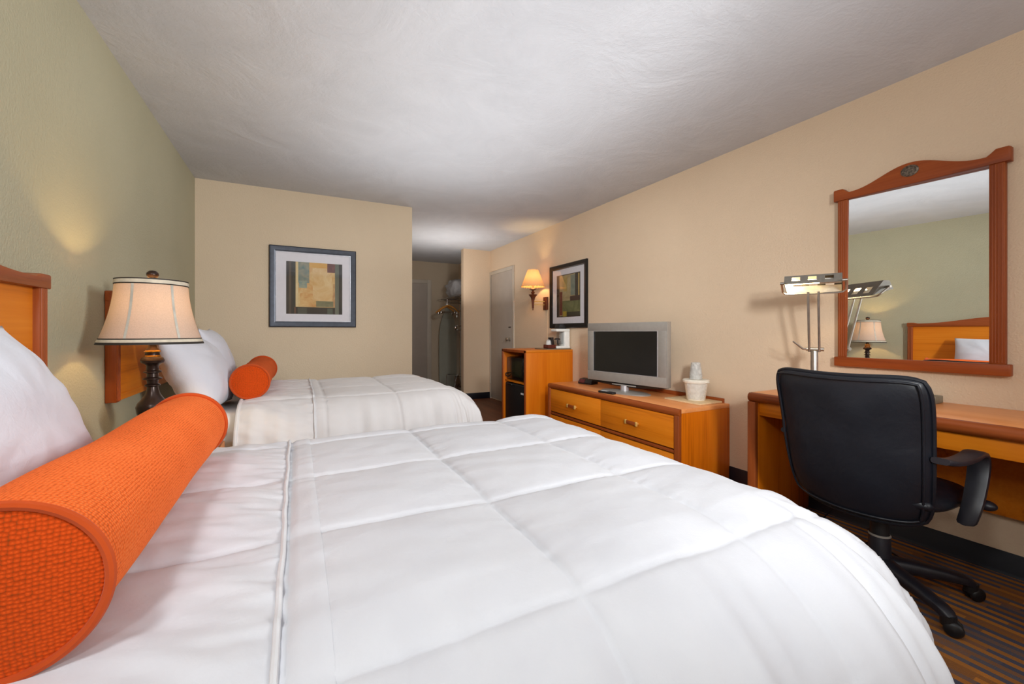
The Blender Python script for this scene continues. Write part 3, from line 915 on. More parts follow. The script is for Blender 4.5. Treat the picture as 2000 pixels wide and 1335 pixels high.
tag(slant(B(2.612, 2.64, 4.052, 4.128, ZT + .008, ZT + .13, .003), (2.63, 4.09, ZT + .01), -6).build('coffee_packet', M['coffee']), 'dark coffee packet standing in the oxblood caddy', 'coffee packet')
T = thing('paper_cup', 'white wrapped cup upside down at the left end of the oxblood caddy', 'cup', (2.58, 4.09, ZT + .006))
MB().lathe([(.034, ZT + .008), (.036, ZT + .012), (.025, ZT + .088), (.022, ZT + .092), (.001, ZT + .092)], (2.583, 4.09, 0), 20).build('cup', M['paper'], T)
MB().lathe([(.037, ZT + .012), (.039, ZT + .03), (.028, ZT + .085), (.024, ZT + .10), (.006, ZT + .108)], (2.583, 4.09, 0), 18).build('wrapper', M['film'], T)

# ------------------------------------------------------------------ dresser
DX, DY0, DY1, DZ = 2.325, 2.02, 3.70, .565
T = thing('dresser', 'long low honey oak dresser under the television', 'dresser', (2.6, 2.86, 0))
B(DX + .03, RX - .002, DY0, DY1, DZ - .03, DZ, .003).build('top', M['wood_top'], T)
MB().prism([(DX + .03, DZ - .05), (DX + .012, DZ - .048), (DX + .001, DZ - .034), (DX, DZ - .022), (DX + .004, DZ - .008), (DX + .016, DZ), (DX + .03, DZ)], 'y', DY0, DY1, .002).build('front_rail', M['trim_h'], T)
B(RX - .022, RX - .002, DY0 + .04, DY1, DZ, DZ + .033, .003).build('back_rail', M['trim_h'], T)
B(DX + .03, RX - .002, DY0, DY0 + .025, 0, DZ - .03, .002).build('side_panel', M['wood_v'], T)
B(DX + .03, RX - .002, DY1 - .025, DY1, 0, DZ - .03, .002).build('side_panel', M['wood_v'], T)
for a in (DY0, DY1 - .042):
    B(DX, DX + .03, a, a + .042, 0, DZ - .045, .005, 3).build('corner_post', M['trim_v'], T)
B(DX + .05, RX - .02, DY0 + .025, DY1 - .025, .06, DZ - .035).build('carcass', M['dark_in'], T)
B(DX + .06, RX - .05, DY0 + .025, DY1 - .025, 0, .06).build('plinth', M['dark_in'], T)
B(DX + .006, DX + .05, DY0 + .042, DY1 - .042, .255, .275, .002).build('divider_rail', M['trim_h'], T)
ym = (DY0 + DY1) / 2
for z0, z1 in ((.285, .512), (.075, .245)):
    for y0, y1 in ((DY0 + .045, ym - .002), (ym + .002, DY1 - .045)):
        dw = B(DX + .008, DX + .03, y0, y1, z0, z1, .003).build('drawer', M['wood_h'], T)
        yc, zc = (y0 + y1) / 2, (z0 + z1) / 2 - .006
        h = MB().box(DX - .022, DX - .012, yc - .055, yc + .055, zc - .014, zc + .014, .005)
        hd = h.build('handle', M['trim_h'], T, dw)
        for s in (-1, 1):
            MB().box(DX - .025, DX - .009, yc + s * .058 - .008, yc + s * .058 + .008, zc - .017, zc + .017, .003).box(DX - .012, DX + .009, yc + s * .052 - .005, yc + s * .052 + .005, zc - .005, zc + .005, .001).build('brass_mount', M['brass'], T, dw)

# television
T = thing('television', 'silver flat television with black screen standing on the dresser', 'television', (2.555, 2.80, DZ))
T.rotation_euler = (0, 0, math.radians(8.7))   # built in local coordinates: screen faces -x
W2, Z0, Z1 = .425, .085, .615
def bowed(z, k): return z - k
m = MB()
fr = .085
m.box(-.02, .03, -W2, W2, Z1 - .075, Z1, .004).box(-.02, .03, -W2, W2, Z0, Z0 + .085, .004)
m.box(-.02, .03, -W2, -W2 + .085, Z0 + .08, Z1 - .07, .004).box(-.02, .03, W2 - .075, W2, Z0 + .08, Z1 - .07, .004)
m.build('bezel', M['silver'], T, local=True)
B(-.014, .0, -W2 + .08, W2 - .07, Z0 + .08, Z1 - .072).build('screen', M['screen'], T, local=True)
rim = MB().box(-.022, -.019, W2 - .0795, W2 - .074, Z0 + .082, Z1 - .072).box(-.022, -.019, -W2 + .079, -W2 + .084, Z0 + .082, Z1 - .072).box(-.022, -.019, -W2 + .08, W2 - .075, Z1 - .077, Z1 - .073).box(-.022, -.019, -W2 + .08, W2 - .075, Z0 + .082, Z0 + .086)
rim.build('screen_rim', M['silver_hi'], T, local=True)
B(-.018, .035, -W2 - .006, -W2, Z0, Z1, .002).build('side_edge', M['silver'], T, local=True)
B(.03, .085, -W2 + .02, W2 - .02, Z0 + .0, Z1 - .03, .015).build('rear_case', M['black'], T, local=True)
pts = [(-W2 + .005, Z0 + .004)] + [(W2 * (2 * k / 20 - 1) * .985, Z0 - .028 * (1 - (2 * k / 20 - 1) ** 2) - .004) for k in range(21)] + [(W2 - .005, Z0 + .004)]
MB().prism(pts, 'x', -.014, .03, .002).build('speaker_bar', M['gloss_black'], T, local=True)
B(-.0165, -.012, -.13, .13, Z0 - .022, Z0 - .012, .001).build('speaker_grille', M['silver'], T, local=True)
MB().tube([(.0, 0, .015), (.0, 0, .065)], [.038, .036], 20).build('neck', M['silver_hi'], T, local=True)
m = MB()
s = m.start()
m.lathe([(.001, .001), (1.0, .001), (1.0, .006), (.93, .011), (.4, .019), (.001, .021)], (0, 0, 0), 48)
m.xf(Matrix.Translation((.005, 0, 0)) @ Matrix.Diagonal((.125, .25, 1, 1)), s)
m.build('stand_base', M['silver'], T, local=True)

T = thing('remote_control', 'black remote control lying on the dresser in front of the television', 'remote', (2.39, 2.84, DZ))
m = MB().box(-.022, .022, -.085, .085, 0, .02, .007, 3)
rz = Matrix.Rotation(math.radians(8), 4, 'Z')
m.xf(rz).build('body', M['black'], T, local=True)
m = MB()
for i in range(5):
    for j in range(3):
        m.box(-.014 + j * .011, -.008 + j * .011, -.01 + i * .016, -.002 + i * .016, .019, .0215, .001)
m.xf(rz).build('buttons', M['sticker'], T, local=True)

T = thing('alarm_clock', 'black alarm clock on the far end of the dresser', 'clock', (2.66, 3.46, DZ))
m = MB().prism([(-.055, 0), (.06, 0), (.06, .04), (.03, .056), (-.03, .05), (-.058, .018)], 'y', -.085, .085, .008, 3)
rz = Matrix.Rotation(math.radians(14), 4, 'Z')
m.xf(rz).build('body', M['black'], T, local=True)
m = MB().prism([(-.0605, .016), (-.058, .014), (-.033, .046), (-.0355, .048)], 'y', .0, .07)
m.xf(rz).build('display', M['red_led'], T, local=True)

# ice bucket group
tag(B(2.59, 2.842, 2.062, 2.39, DZ, DZ + .014, .005).build('serving_tray', M['tray']), 'flat tan tray on the near end of the dresser under the ice bucket', 'tray')
ZI = DZ + .014
BX, BYk = 2.715, 2.195
T = thing('ice_bucket', 'ivory ice bucket with lid and plastic liner on the tan tray', 'ice bucket', (BX, BYk, ZI))
MB().lathe([(.001, ZI), (.062, ZI), (.066, ZI + .004), (.084, ZI + .135), (.001, ZI + .135)], (BX, BYk, 0), 40).build('bucket', M['bucket'], T)
MB().lathe([(.001, ZI + .133), (.093, ZI + .133), (.096, ZI + .138), (.096, ZI + .152), (.090, ZI + .158), (.001, ZI + .160)], (BX, BYk, 0), 40).build('lid', M['bucket'], T)
m = MB()
def ff(u, v):
    a = math.radians(170 + 105 * u)
    r = .0665 + .018 * v + .004 + .004 * noise.noise(Vector((u * 9, v * 7, 2)))
    return Vector((BX + r * math.cos(a), BYk + r * math.sin(a), ZI + .012 + .12 * v))
m.grid(ff, 24, 18).build('plastic_liner', M['film'], T)
for s in (-1, 1):
    y = BYk + s * .097
    MB().tube([(BX - .012, y - s * .004, ZI + .142), (BX - .012, y + s * .008, ZI + .142), (BX + .012, y + s * .008, ZI + .142), (BX + .012, y - s * .004, ZI + .142)], .004, 8).build('lid_tab', M['bucket'], T)
T = thing('cup_stack', 'stack of clear wrapped plastic cups upside down on the ice bucket lid', 'cups', (BX, BYk, ZI + .16))
ZC = ZI + .160
for k in range(3):
    dz = .012 * k
    MB().lathe([(.044, ZC + dz), (.0455, ZC + dz + .003), (.042, ZC + dz + .008), (.031, ZC + dz + .095), (.029, ZC + dz + .098), (.001, ZC + dz + .098)], (BX, BYk, 0), 28).build('cup', M['cup_clear'], T)
MB().lathe([(.047, ZC + .001), (.046, ZC + .04), (.034, ZC + .122), (.030, ZC + .128), (.001, ZC + .129)], (BX, BYk, 0), 24).build('wrapper', M['film'], T)

# ------------------------------------------------------------------ desk
KX, KY0, KY1, KZ = 2.315, -.25, 1.522, .75
T = thing('desk', 'long honey oak desk along the right wall under the mirror', 'desk', (2.59, .64, 0))
B(KX + .035, RX - .002, KY0, KY1, KZ - .035, KZ, .002).build('desktop', M['wood_top'], T)
MB().prism([(KX + .035, KZ - .052), (KX + .016, KZ - .050), (KX + .003, KZ - .038), (KX, KZ - .024), (KX + .004, KZ - .010), (KX + .016, KZ - .001), (KX + .035, KZ)], 'y', KY0, KY1, .002).build('front_rail', M['trim_h'], T)
for y in (KY0, KY1 - .045):
    B(KX + .03, RX - .002, y, y + .045, 0, KZ - .036, .003).build('side_panel', M['wood_v'], T)
    B(KX, KX + .032, y, y + .046, 0, KZ - .05, .006, 3).build('panel_edge', M['trim_v'], T)
B(KX + .04, KX + .058, KY0 + .045, KY1 - .045, .622, KZ - .04, .002).build('apron', M['wood_h'], T)
B(RX - .055, RX - .037, KY0 + .045, KY1 - .045, .275, KZ - .036, .002).build('modesty_panel', M['wood_x'], T)

T = thing('charging_hub', 'small grey box with dark face on the desk just right of the chair back', 'small box', (2.79, .90, KZ))
B(2.745, 2.835, .855, .96, KZ, KZ + .036, .004).build('case', M['hub_grey'], T)
B(2.743, 2.747, .87, .95, KZ + .006, KZ + .029, .001).build('dark_face', M['gloss_black'], T)

# desk lamp
T = thing('desk_lamp', 'brushed nickel desk lamp with lit slotted shade, left of the mirror', 'desk lamp', (2.655, 1.342, KZ))
T.rotation_euler = (0, 0, math.radians(24))
PX, PY = 2.655, 1.342
MB().lathe([(.001, KZ), (.085, KZ), (.087, KZ + .008), (.08, KZ + .016), (.02, KZ + .022), (.001, KZ + .022)], (PX, PY, 0), 40).build('base', M['nickel'], T)
MB().lathe([(.0185, KZ + .02), (.0185, .985), (.0175, .99), (.001, .99)], (PX, PY, 0), 24).build('pole', M['nickel'], T)
MB().tube([(PX, PY - .045, 1.0), (PX, PY + .038, 1.0)], .011, 14).build('clamp', M['nickel'], T)
MB().tube([(PX - .005, PY + .038, 1.0), (PX - .01, PY + .052, 1.0), (PX - .03, PY + .10, 1.045)], [.007, .006, .0045], 8).build('clamp_lever', M['nickel'], T)
HXc, HZc = 2.505, 1.352
for s in (-.0235, .0235):
    MB().tube([(PX - .004, PY + s, .985), (HXc + .05, PY + s, HZc - .028)], .0062, 10).build('arm_rod', M['nickel'], T)
HL = .128
# slotted shade: outline in local (x,z): front lip, front top, back top, back lip
Aq, Bq, Cq, Dq = (-.050, .012), (-.022, .060), (.018, .060), (.095, -.032)
def panel(p, q, slots):
    m = MB()
    ys = [-HL, -.093, -.055, -.019, .019, .055, .093, HL]
    ts = [0, .38, .80, 1.0] if slots else [0, 1]
    for i in range(len(ys) - 1):
        for j in range(len(ts) - 1):
            if slots and i in (1, 3, 5) and j == 1: continue
            vs = []
            for (y, t) in ((ys[i], ts[j]), (ys[i + 1], ts[j]), (ys[i + 1], ts[j + 1]), (ys[i], ts[j + 1])):
                vs.append(m.bm.verts.new((HXc + p[0] + (q[0] - p[0]) * t, PY + y, HZc + p[1] + (q[1] - p[1]) * t)))
            m.bm.faces.new(vs)
    return m
m = panel(Aq, Bq, True)
for mm in (panel(Bq, Cq, False), panel(Cq, Dq, True)):
    me = bpy.data.meshes.new('t'); mm.bm.to_mesh(me); mm.bm.free(); m.bm.from_mesh(me); bpy.data.meshes.remove(me)
for y in (-HL, HL):
    m.bm.faces.new([m.bm.verts.new((HXc + p[0], PY + y, HZc + p[1])) for p in (Aq, Bq, Cq, Dq)])
shd = m.build('lamp_shade', M['nickel_dark'], T, angle=20)
# white enamel liner just inside the back slope and the ends
m = MB()
ld = (Dq[0] - .003, Dq[1] + .001); lc = (Cq[0] - .003, Cq[1] - .012)
m.bm.faces.new([m.bm.verts.new((HXc + p[0], PY + y, HZc + p[1])) for (p, y) in ((ld, -HL + .003), (ld, HL - .003), ((.058, .006), HL - .003), ((.058, .006), -HL + .003))])
for y in (-HL + .003, HL - .003):
    m.bm.faces.new([m.bm.verts.new((HXc + p[0], PY + y, HZc + p[1])) for p in ((-.045, .012), (-.02, .054), (.016, .054), (.09, -.03))])
m.build('reflector', M['shade_white'], T, shd)
MB().tube([(HXc + .012, PY - .03, HZc + .026), (HXc + .012, PY + .115, HZc + .026)], .0125, 12).build('bulb', M['bulb_hot'], T)
MB().tube([(HXc + .012, PY - .125, HZc + .026), (HXc + .012, PY - .03, HZc + .026)], .015, 12).build('lamp_socket', M['white_plastic'], T)
yk = [(HXc - .005, PY + HL + .016, HZc + .022), (HXc + .055, PY + HL + .016, HZc - .022), (HXc + .062, PY + HL + .004, HZc - .034), (HXc + .064, PY + HL - .02, HZc - .037),
      (HXc + .064, PY - HL + .02, HZc - .037), (HXc + .062, PY - HL - .004, HZc - .034), (HXc + .055, PY - HL - .016, HZc - .022), (HXc - .005, PY - HL - .016, HZc + .022)]
MB().tube(yk, .005, 8).build('yoke', M['nickel'], T)
for s in (-1, 1):
    MB().tube([(HXc - .005, PY + s * (HL - .004), HZc + .022), (HXc - .005, PY + s * (HL + .022), HZc + .022)], .0075, 12).build('pivot_knob', M['nickel'], T)

# power cords lying under the desk
for nm, pts, lab in (('power_cord', [(2.855, 1.30, .24), (2.83, 1.31, .08), (2.70, 1.33, .007), (2.52, 1.30, .007), (2.36, 1.18, .007), (2.30, 1.25, .007), (2.42, 1.40, .007)], 'black power cord looping on the carpet under the desk'),
                     ('power_cord', [(2.855, 1.12, .24), (2.84, 1.12, .05), (2.72, 1.10, .006), (2.62, .98, .006), (2.56, .86, .006), (2.62, .74, .006)], 'thin black cord on the carpet behind the chair column')):
    # smooth the polyline
    P = [Vector(p) for p in pts]
    for _ in range(3):
        Q = [P[0]]
        for a, b in zip(P, P[1:]):
            Q += [a.lerp(b, .25), a.lerp(b, .75)]
        Q.append(P[-1]); P = Q
    tag(MB().tube(P, .004, 6).build(nm, M['black']), lab, 'cord')

# ------------------------------------------------------------------ wall mirror
T = thing('wall_mirror', 'cherry framed mirror with arched top on the right wall above the desk', 'mirror', (RX, .975, .905))
m0, m1 = .640, 1.318
for a in (m0 + .012, m1 - .062):
    m = MB().box(RX - .036, RX - .002, a, a + .05, .945, 1.875, .004)
    for k in range(4):
        m.tube([(RX - .0345, a + .010 + k * .010, .96), (RX - .0345, a + .010 + k * .010, 1.862)], .0032, 8)
    m.build('stile', M['mirror_v'], T)
B(RX - .042, RX - .002, m0 - .005, m1 + .005, .900, .954, .005).build('bottom_rail', M['mirror_h'], T)
MB().prism(arch_outline(m0 - .006, m1 + .006, 1.866, 1.932, 1.905, 1.978, .06), 'x', RX - .044, RX - .002, .004).build('cap_rail', M['mirror_h'], T)
m = MB(); m.lathe([(.001, 0), (.029, 0), (.029, .003), (.022, .006), (.020, .004), (.001, .005)], (0, 0, 0), 32, 'x')
m.xf(Matrix.Translation((RX - .0435, .978, 1.934)) @ Matrix.Diagonal((-1, 1.25, 1, 1)))
m.build('medallion', M['medallion'], T)
B(RX - .0018, RX - .0006, m0 + .03, m1 - .03, .93, 1.88).build('backing', M['dark_in'], T)
MY, MP = math.radians(2.05), math.radians(.7)
m = MB().box(-.0015, .0015, -.292, .292, -.468, .468)
m.xf(Matrix.Translation((RX - .0185, .969, 1.410)) @ Matrix.Rotation(MY, 4, 'Z') @ Matrix.Rotation(MP, 4, 'Y'))
m.build('mirror_glass', M['mirror'], T, smooth=False)

# ------------------------------------------------------------------ office chair (facing the desk, +x)
GX, GY = 2.262, .885
T = thing('office_chair', 'black leather swivel office chair pushed up to the desk', 'office chair', (GX, GY, 0))
# back shell: u across (y), v up
def back_c(a, b, off=0.0):
    wy = .262 + .012 * b - .012 * max(0, -b) ** 2
    k = .30
    ya = a * math.sqrt(max(0, 1 - k * b ** 8 * .5)); zb = b * math.sqrt(max(0, 1 - k * abs(a) ** 8 * .5))
    y = GY + .02 + wy * ya
    z = .655 + (.275 if zb > 0 else .297) * zb + .012 * (a * a) * (1 if b > 0 else .0) - .018 * (1 - a * a) * max(0, -b)
    x = 1.998 - .035 * b - .02 * b * b * (1 if b > 0 else 0) + .055 * a * a + .03 * max(0, -b) ** 2 + off
    return Vector((x, y, z))
def backside(sg):
    def fn(u, v):
        a, b = u * 2 - 1, v * 2 - 1
        e = max(0, 1 - abs(a) ** 6) ** .5 * max(0, 1 - abs(b) ** 6) ** .5
        t = (.030 if sg < 0 else .045) * e
        w = .004 * noise.noise(Vector((a * 2.5, b * 2.5, sg))) * e
        return back_c(a, b, sg * t + w)
    return fn
m = MB(); m.grid(backside(-1), 48, 48); m.grid(backside(1), 48, 48)
bk = m.build('backrest', M['leather'], T, angle=180)
def loop(s, off):
    pts = []
    N = 24
    for (a0, b0, a1, b1) in ((-1, -1, 1, -1), (1, -1, 1, 1), (1, 1, -1, 1), (-1, 1, -1, -1)):
        for k in range(N):
            t = k / N
            pts.append(back_c((a0 + (a1 - a0) * t) * s, (b0 + (b1 - b0) * t) * s, off))
    return pts
MB().tube(loop(.93, -.0235), .0045, 8, True).build('piping', M['leather'], T, bk)
MB().tube(loop(.995, 0), .008, 8, True).build('edge_welt', M['leather'], T, bk)
# seat
def seat(sg):
    def fn(u, v):
        a, b = u * 2 - 1, v * 2 - 1
        e = max(0, 1 - abs(a) ** 5) ** .5 * max(0, 1 - abs(b) ** 5) ** .5
        k = 1 - .10 * (a * a * b * b)
        x = GX + .02 + .25 * a * k; y = GY + .25 * b * k
        z = .435 + (.055 if sg > 0 else -.035) * e - .03 * max(0, a) ** 3 + .02 * max(0, -a) ** 2
        return Vector((x, y, z))
    return fn
m = MB(); m.grid(seat(1), 32, 32); m.grid(seat(-1), 32, 32)
m.build('seat', M['leather'], T, angle=180)
B(GX - .11, GX + .10, GY - .09, GY + .09, .345, .405, .015, 3).build('tilt_mechanism', M['chair_plastic'], T)
# back bracket under the shell
MB().prism([(2.045, .40), (2.06, .385), (GX - .1, .37), (GX - .1, .395), (2.06, .42), (2.07, .46), (2.055, .46)], 'y', GY - .05, GY + .05, .004).build('back_bracket', M['chair_plastic'], T)
for s in (-1, 1):
    y = GY + s * .292
    # flat loop arm: swept rectangle along a path in xz
    path = [(GX - .225, .640, -.03), (GX - .17, .632, -.012), (GX - .07, .636, -.004), (GX + .01, .648, -.004), (GX + .045, .628, -.004), (GX + .042, .57, -.004), (GX + .01, .50, -.004), (GX - .02, .44, -.006), (GX - .03, .375, -.02)]
    P = [Vector((a, y + s * c, b)) for a, b, c in path]
    for _ in range(2):
        Q = [P[0]]
        for a, b in zip(P, P[1:]): Q += [a.lerp(b, .25), a.lerp(b, .75)]
        Q.append(P[-1]); P = Q
    m = MB(); rings = []
    nP = len(P)
    for i in range(nP):
        tg = (P[min(i + 1, nP - 1)] - P[max(i - 1, 0)]).normalized()
        nn = tg.cross(Vector((0, 1, 0))).normalized()
        f = i / (nP - 1)
        hw = (.026 + .006 * math.sin(PI * f)) * (1 if f < .93 else math.sqrt(max(.05, 1 - ((f - .93) / .07) ** 2))); th = .012 + .012 * max(0, f - .45)
        ring = []
        for k in range(12):
            a = 2 * PI * k / 12
            ca, sa = math.cos(a), math.sin(a)
            ring.append(m.bm.verts.new(P[i] + Vector((0, 1, 0)) * hw * math.copysign(abs(ca) ** .6, ca) + nn * th * math.copysign(abs(sa) ** .6, sa)))
        rings.append(ring)
    for A, Bb in zip(rings, rings[1:]):
        for k in range(12): m.bm.faces.new((A[k], A[(k + 1) % 12], Bb[(k + 1) % 12], Bb[k]))
    m.bm.faces.new(rings[0]); m.bm.faces.new(rings[-1])
    m.build('armrest', M['chair_plastic'], T)
MB().tube([(GX + .0, GY - .08, .39), (GX + .04, GY - .22, .42), (GX + .06, GY - .285, .437)], .008, 8).ball((GX + .066, GY - .30, .442), .024, 1, 1.3, .8).build('adjust_lever', M['chair_plastic'], T)
MB().lathe([(.001, .10), (.044, .10), (.040, .13), (.038, .215), (.036, .222), (.001, .222)], (GX, GY, 0), 28).build('column', M['chair_plastic'], T)
MB().lathe([(.0365, .2135), (.0395, .2155), (.0395, .220), (.0355, .223)], (GX, GY, 0), 28).build('column_ring', M['silver'], T)
MB().lathe([(.033, .215), (.033, .35)], (GX, GY, 0), 24).build('gas_lift', M['black'], T)
MB().lathe([(.001, .07), (.05, .07), (.055, .085), (.052, .118), (.04, .126), (.001, .126)], (GX, GY, 0), 28).build('hub', M['chair_plastic'], T)
for k in range(5):
    a = math.radians(-120 + 72 * k)
    ca, sa = math.cos(a), math.sin(a)
    m = MB()
    st = [(.03, .098, .030, .026), (.12, .094, .025, .022), (.22, .086, .022, .018), (.28, .078, .021, .016), (.305, .068, .019, .016), (.318, .06, .012, .010)]
    rings = []
    for (rr, z, hw, hh) in st:
        ring = []
        for q in range(12):
            b = 2 * PI * q / 12
            cb, sb = math.cos(b), math.sin(b)
            hw2 = hw * 1.25; t = math.copysign(abs(cb) ** .7, cb) * hw2; h = math.copysign(abs(sb) ** .7, sb) * hh * 1.25
            ring.append(m.bm.verts.new((GX + ca * rr - sa * t, GY + sa * rr + ca * t, z + h)))
        rings.append(ring)
    for A, Bb in zip(rings, rings[1:]):
        for q in range(12): m.bm.faces.new((A[q], A[(q + 1) % 12], Bb[(q + 1) % 12], Bb[q]))
    m.bm.faces.new(rings[0]); m.bm.faces.new(rings[-1])
    lg = m.build('leg', M['chair_plastic'], T)
    cx, cy = GX + ca * .302, GY + sa * .302
    rot = Matrix.Translation((cx, cy, 0)) @ Matrix.Rotation(a + (.9, .35, 1.7, .2, 1.0)[k], 4, 'Z')
    m = MB()
    for s in (-1, 1):
        s0 = m.start()
        m.lathe([(.001, s * .005), (.022, s * .005), (.027, s * .008), (.0285, s * .014), (.026, s * .021), (.018, s * .026), (.001, s * .028)], (.012, 0, .0285), 20, 'y')
    m.tube([(0, 0, .034), (0, 0, .07)], .0235, 14)
    m.box(-.012, .022, -.006, .006, .02, .05, .003)
    m.xf(rot)
    m.build('caster', M['black'], T, lg)

# ------------------------------------------------------------------ closet corner
T = thing('closet_rack', 'chrome wall rack with looped rods in the closet corner', 'closet rack', (2.62, 7.0, 1.1))
def arcpts(c, r, a0, a1, n, pl='xz'):
    out = []
    for k in range(n + 1):
        a = math.radians(a0 + (a1 - a0) * k / n)
        if pl == 'xz': out.append((c[0] + r * math.cos(a), c[1], c[2] + r * math.sin(a)))
        else: out.append((c[0] + r * math.cos(a), c[1] + r * math.sin(a), c[2]))
    return out
m = MB()
for z in (1.68, 1.62):
    m.tube([(RX, 7.25, z - .02), (2.60, 7.25, z), (2.42, 7.22, z - .005), (2.385, 7.15, z - .01)], .010, 8)
m.tube([(2.385, 7.15, 1.67), (2.38, 7.14, 1.60), (2.385, 7.15, 1.54)], .010, 8)
m.build('hanging_rod', M['chrome'], T)
m = MB()
for y in (6.62, 6.95, 7.3, 7.65):
    m.tube([(2.42, y, 1.705), (RX, y, 1.705)], .006, 8)
for x in (2.42, 2.56, 2.70, 2.84):
    m.tube([(x, 6.5, 1.712), (x, RY, 1.712)], .006, 8)
m.build('shelf_wires', M['chrome'], T)
m = MB().tube([(RX, 7.3, 1.47), (2.70, 7.3, 1.48)] + arcpts((2.66, 7.3, 1.44), .04, 90, 180, 5) + [(2.62, 7.3, 1.36)], .009, 8)
m.build('hook_arm', M['chrome'], T)
for z in (1.13, 1.20):
    MB().tube([(RX, 6.95, z), (2.56, 6.95, z)] + [(2.50, 6.97, z), (2.485, 7.0, z), (2.50, 7.03, z)] + [(2.56, 7.05, z), (RX, 7.05, z)], .009, 8).build('lower_loop', M['chrome'], T)
MB().ball((2.487, 7.0, 1.165), .02, 1, 1, 1.9).build('rod_end', M['chrome'], T)
MB().tube([(2.72, 7.35, 0), (2.72, 7.35, 1.70)], .022, 14).build('post', M['pole_white'], T)

T = thing('spare_blanket', 'spare bedding in a clear plastic bag on the closet shelf', 'bedding', (2.63, 7.2, 1.72))
m = MB()
def bagf(sc, amp):
    def fn(u, v):
        a = u * 2 * PI; b = (v - .5) * PI
        p = Vector((math.copysign(abs(math.cos(a) * math.cos(b)) ** .7, math.cos(a)), math.copysign(abs(math.sin(a) * math.cos(b)) ** .7, math.sin(a)), math.copysign(abs(math.sin(b)) ** .7, math.sin(b))))
        nn = 1 + amp * noise.noise(p * 2.6 + Vector((4, 0, 0)))
        return Vector((2.63, 7.2, 1.883)) + Vector((p.x * .215 * sc * nn, p.y * .28 * sc * nn, p.z * .155 * sc * nn))
    return fn
MB().grid(bagf(.93, .08), 40, 24, cu=True).build('folded_bedding', M['pillow'], T, angle=180)
MB().grid(bagf(1.0, .16), 56, 32, cu=True).build('plastic_bag', M['bag_film'], T, angle=180)

def hanger(loc, yaw, label, clips, parentless=True):
    T = thing('coat_hanger', label, 'hanger', loc, None)
    R = Matrix.Rotation(math.radians(yaw), 4, 'Z')
    for s in (-1, 1):
        pts = [(0, 0, -.055), (s * .05, 0, -.065), (s * .12, 0, -.10), (s * .19, 0, -.15), (s * .215, 0, -.172)]
        MB().tube(pts, [.014, .015, .013, .012, .010], 10).xf(R @ Matrix.Diagonal((.88, 1, 1, 1))).build('arm', M['hanger'], T, local=True)
    MB().tube([(0, 0, -.05), (0, 0, -.02), (.012, 0, -.008)] + [(.0 + .018 * math.cos(math.radians(a)), 0, .010 + .018 * math.sin(math.radians(a))) for a in range(-30, 211, 30)], .0025, 6).xf(R).build('hook', M['chrome'], T, local=True)
    if clips:
        m = MB().tube([(-.15, 0, -.165), (.15, 0, -.165)], .004, 8)
        for s in (-1, 1): m.box(s * .13 - .018, s * .13 + .018, -.012, .012, -.20, -.155, .004)
        m.xf(R).build('clip_bar', M['chrome'], T, local=True)
    return T
hanger((2.392, 7.10, 1.615), 0, 'wooden clip hanger at the front of the upper closet rod', True)
hanger((2.375, 7.20, 1.605), 4, 'wooden coat hanger behind the front one on the upper closet rod', True)
hanger((2.66, 7.0, 1.115), 60, 'wooden hanger on the lower closet loop by the pillar', False)

# ironing board hung upright on the rear wall
T = thing('ironing_board', 'grey green ironing board standing upright against the rear wall', 'ironing board', (2.60, 7.80, .02))
pts = []
for k in range(33):
    a = PI * k / 32
    pass
def bw(t):   # half width along height 0..1
    if t < .62: return .175 * (0.93 + .07 * min(1, t / .2))
    return .175 * math.cos((t - .62) / .38 * PI / 2) ** .62 if t < .999 else .03
zs = [k / 40 for k in range(41)]
outl = [(2.605 + bw(t), .03 + 1.53 * t) for t in zs] + [(2.605 - bw(t), .03 + 1.53 * t) for t in reversed(zs)]
MB().prism(outl, 'y', 7.76, 7.80, .006).build('padded_top', M['board_cover'], T)
m = MB()
for s in (-1, 1):
    m.tube([(2.605 + s * .10, 7.815, .10), (2.605 - s * .06, 7.815, 1.15)], .010, 8)
m.tube([(2.46, 7.815, .10), (2.75, 7.815, .10)], .010, 8)
m.build('folded_legs', M['pole_white'], T)

T = thing('clothes_iron', 'grey steam iron standing on its heel in a wire rack at the closet floor', 'iron', (2.57, 7.1, .05))
sole = [(0, .0)] + [(.055 * math.sin(PI * .5 * min(1, t * 1.6)) * (1 if t < .7 else 1), 0) for t in ()]
so = [(2.57 - .055, .10), (2.57 + .055, .10), (2.57 + .05, .20), (2.57 + .03, .28), (2.57, .335), (2.57 - .03, .28), (2.57 - .05, .20)]
MB().prism(so, 'y', 7.10, 7.112, .003).build('soleplate', M['chrome'], T)
MB().prism([(2.57 + (x - 2.57) * .85, z) for x, z in so], 'y', 7.112, 7.16, .015, 3).build('body', M['iron_body'], T)
MB().tube([(2.57, 7.15, .12), (2.57, 7.22, .13), (2.57, 7.22, .25), (2.57, 7.16, .29)], .014, 10).build('handle', M['black'], T)
T = thing('luggage_rack', 'low dark metal luggage rack on the closet floor', 'luggage rack', (2.62, 7.1, 0))
m = MB()
for z in (.09, .32):
    m.tube([(2.42, 6.85, z), (2.84, 6.85, z), (2.84, 7.29, z), (2.42, 7.29, z)], .007, 8, True)
for (x, y) in ((2.42, 6.85), (2.84, 6.85), (2.84, 7.29), (2.42, 7.29)):
    m.tube([(x, y, 0), (x, y, .32)], .007, 8)
m.build('frame', M['chrome'], T)
m = MB()
for k in range(8):
    x = 2.44 + k * .055
    m.tube([(x, 6.85, .092), (x, 7.29, .092)], .004, 6)
m.build('floor_wires', M['chrome'], T)

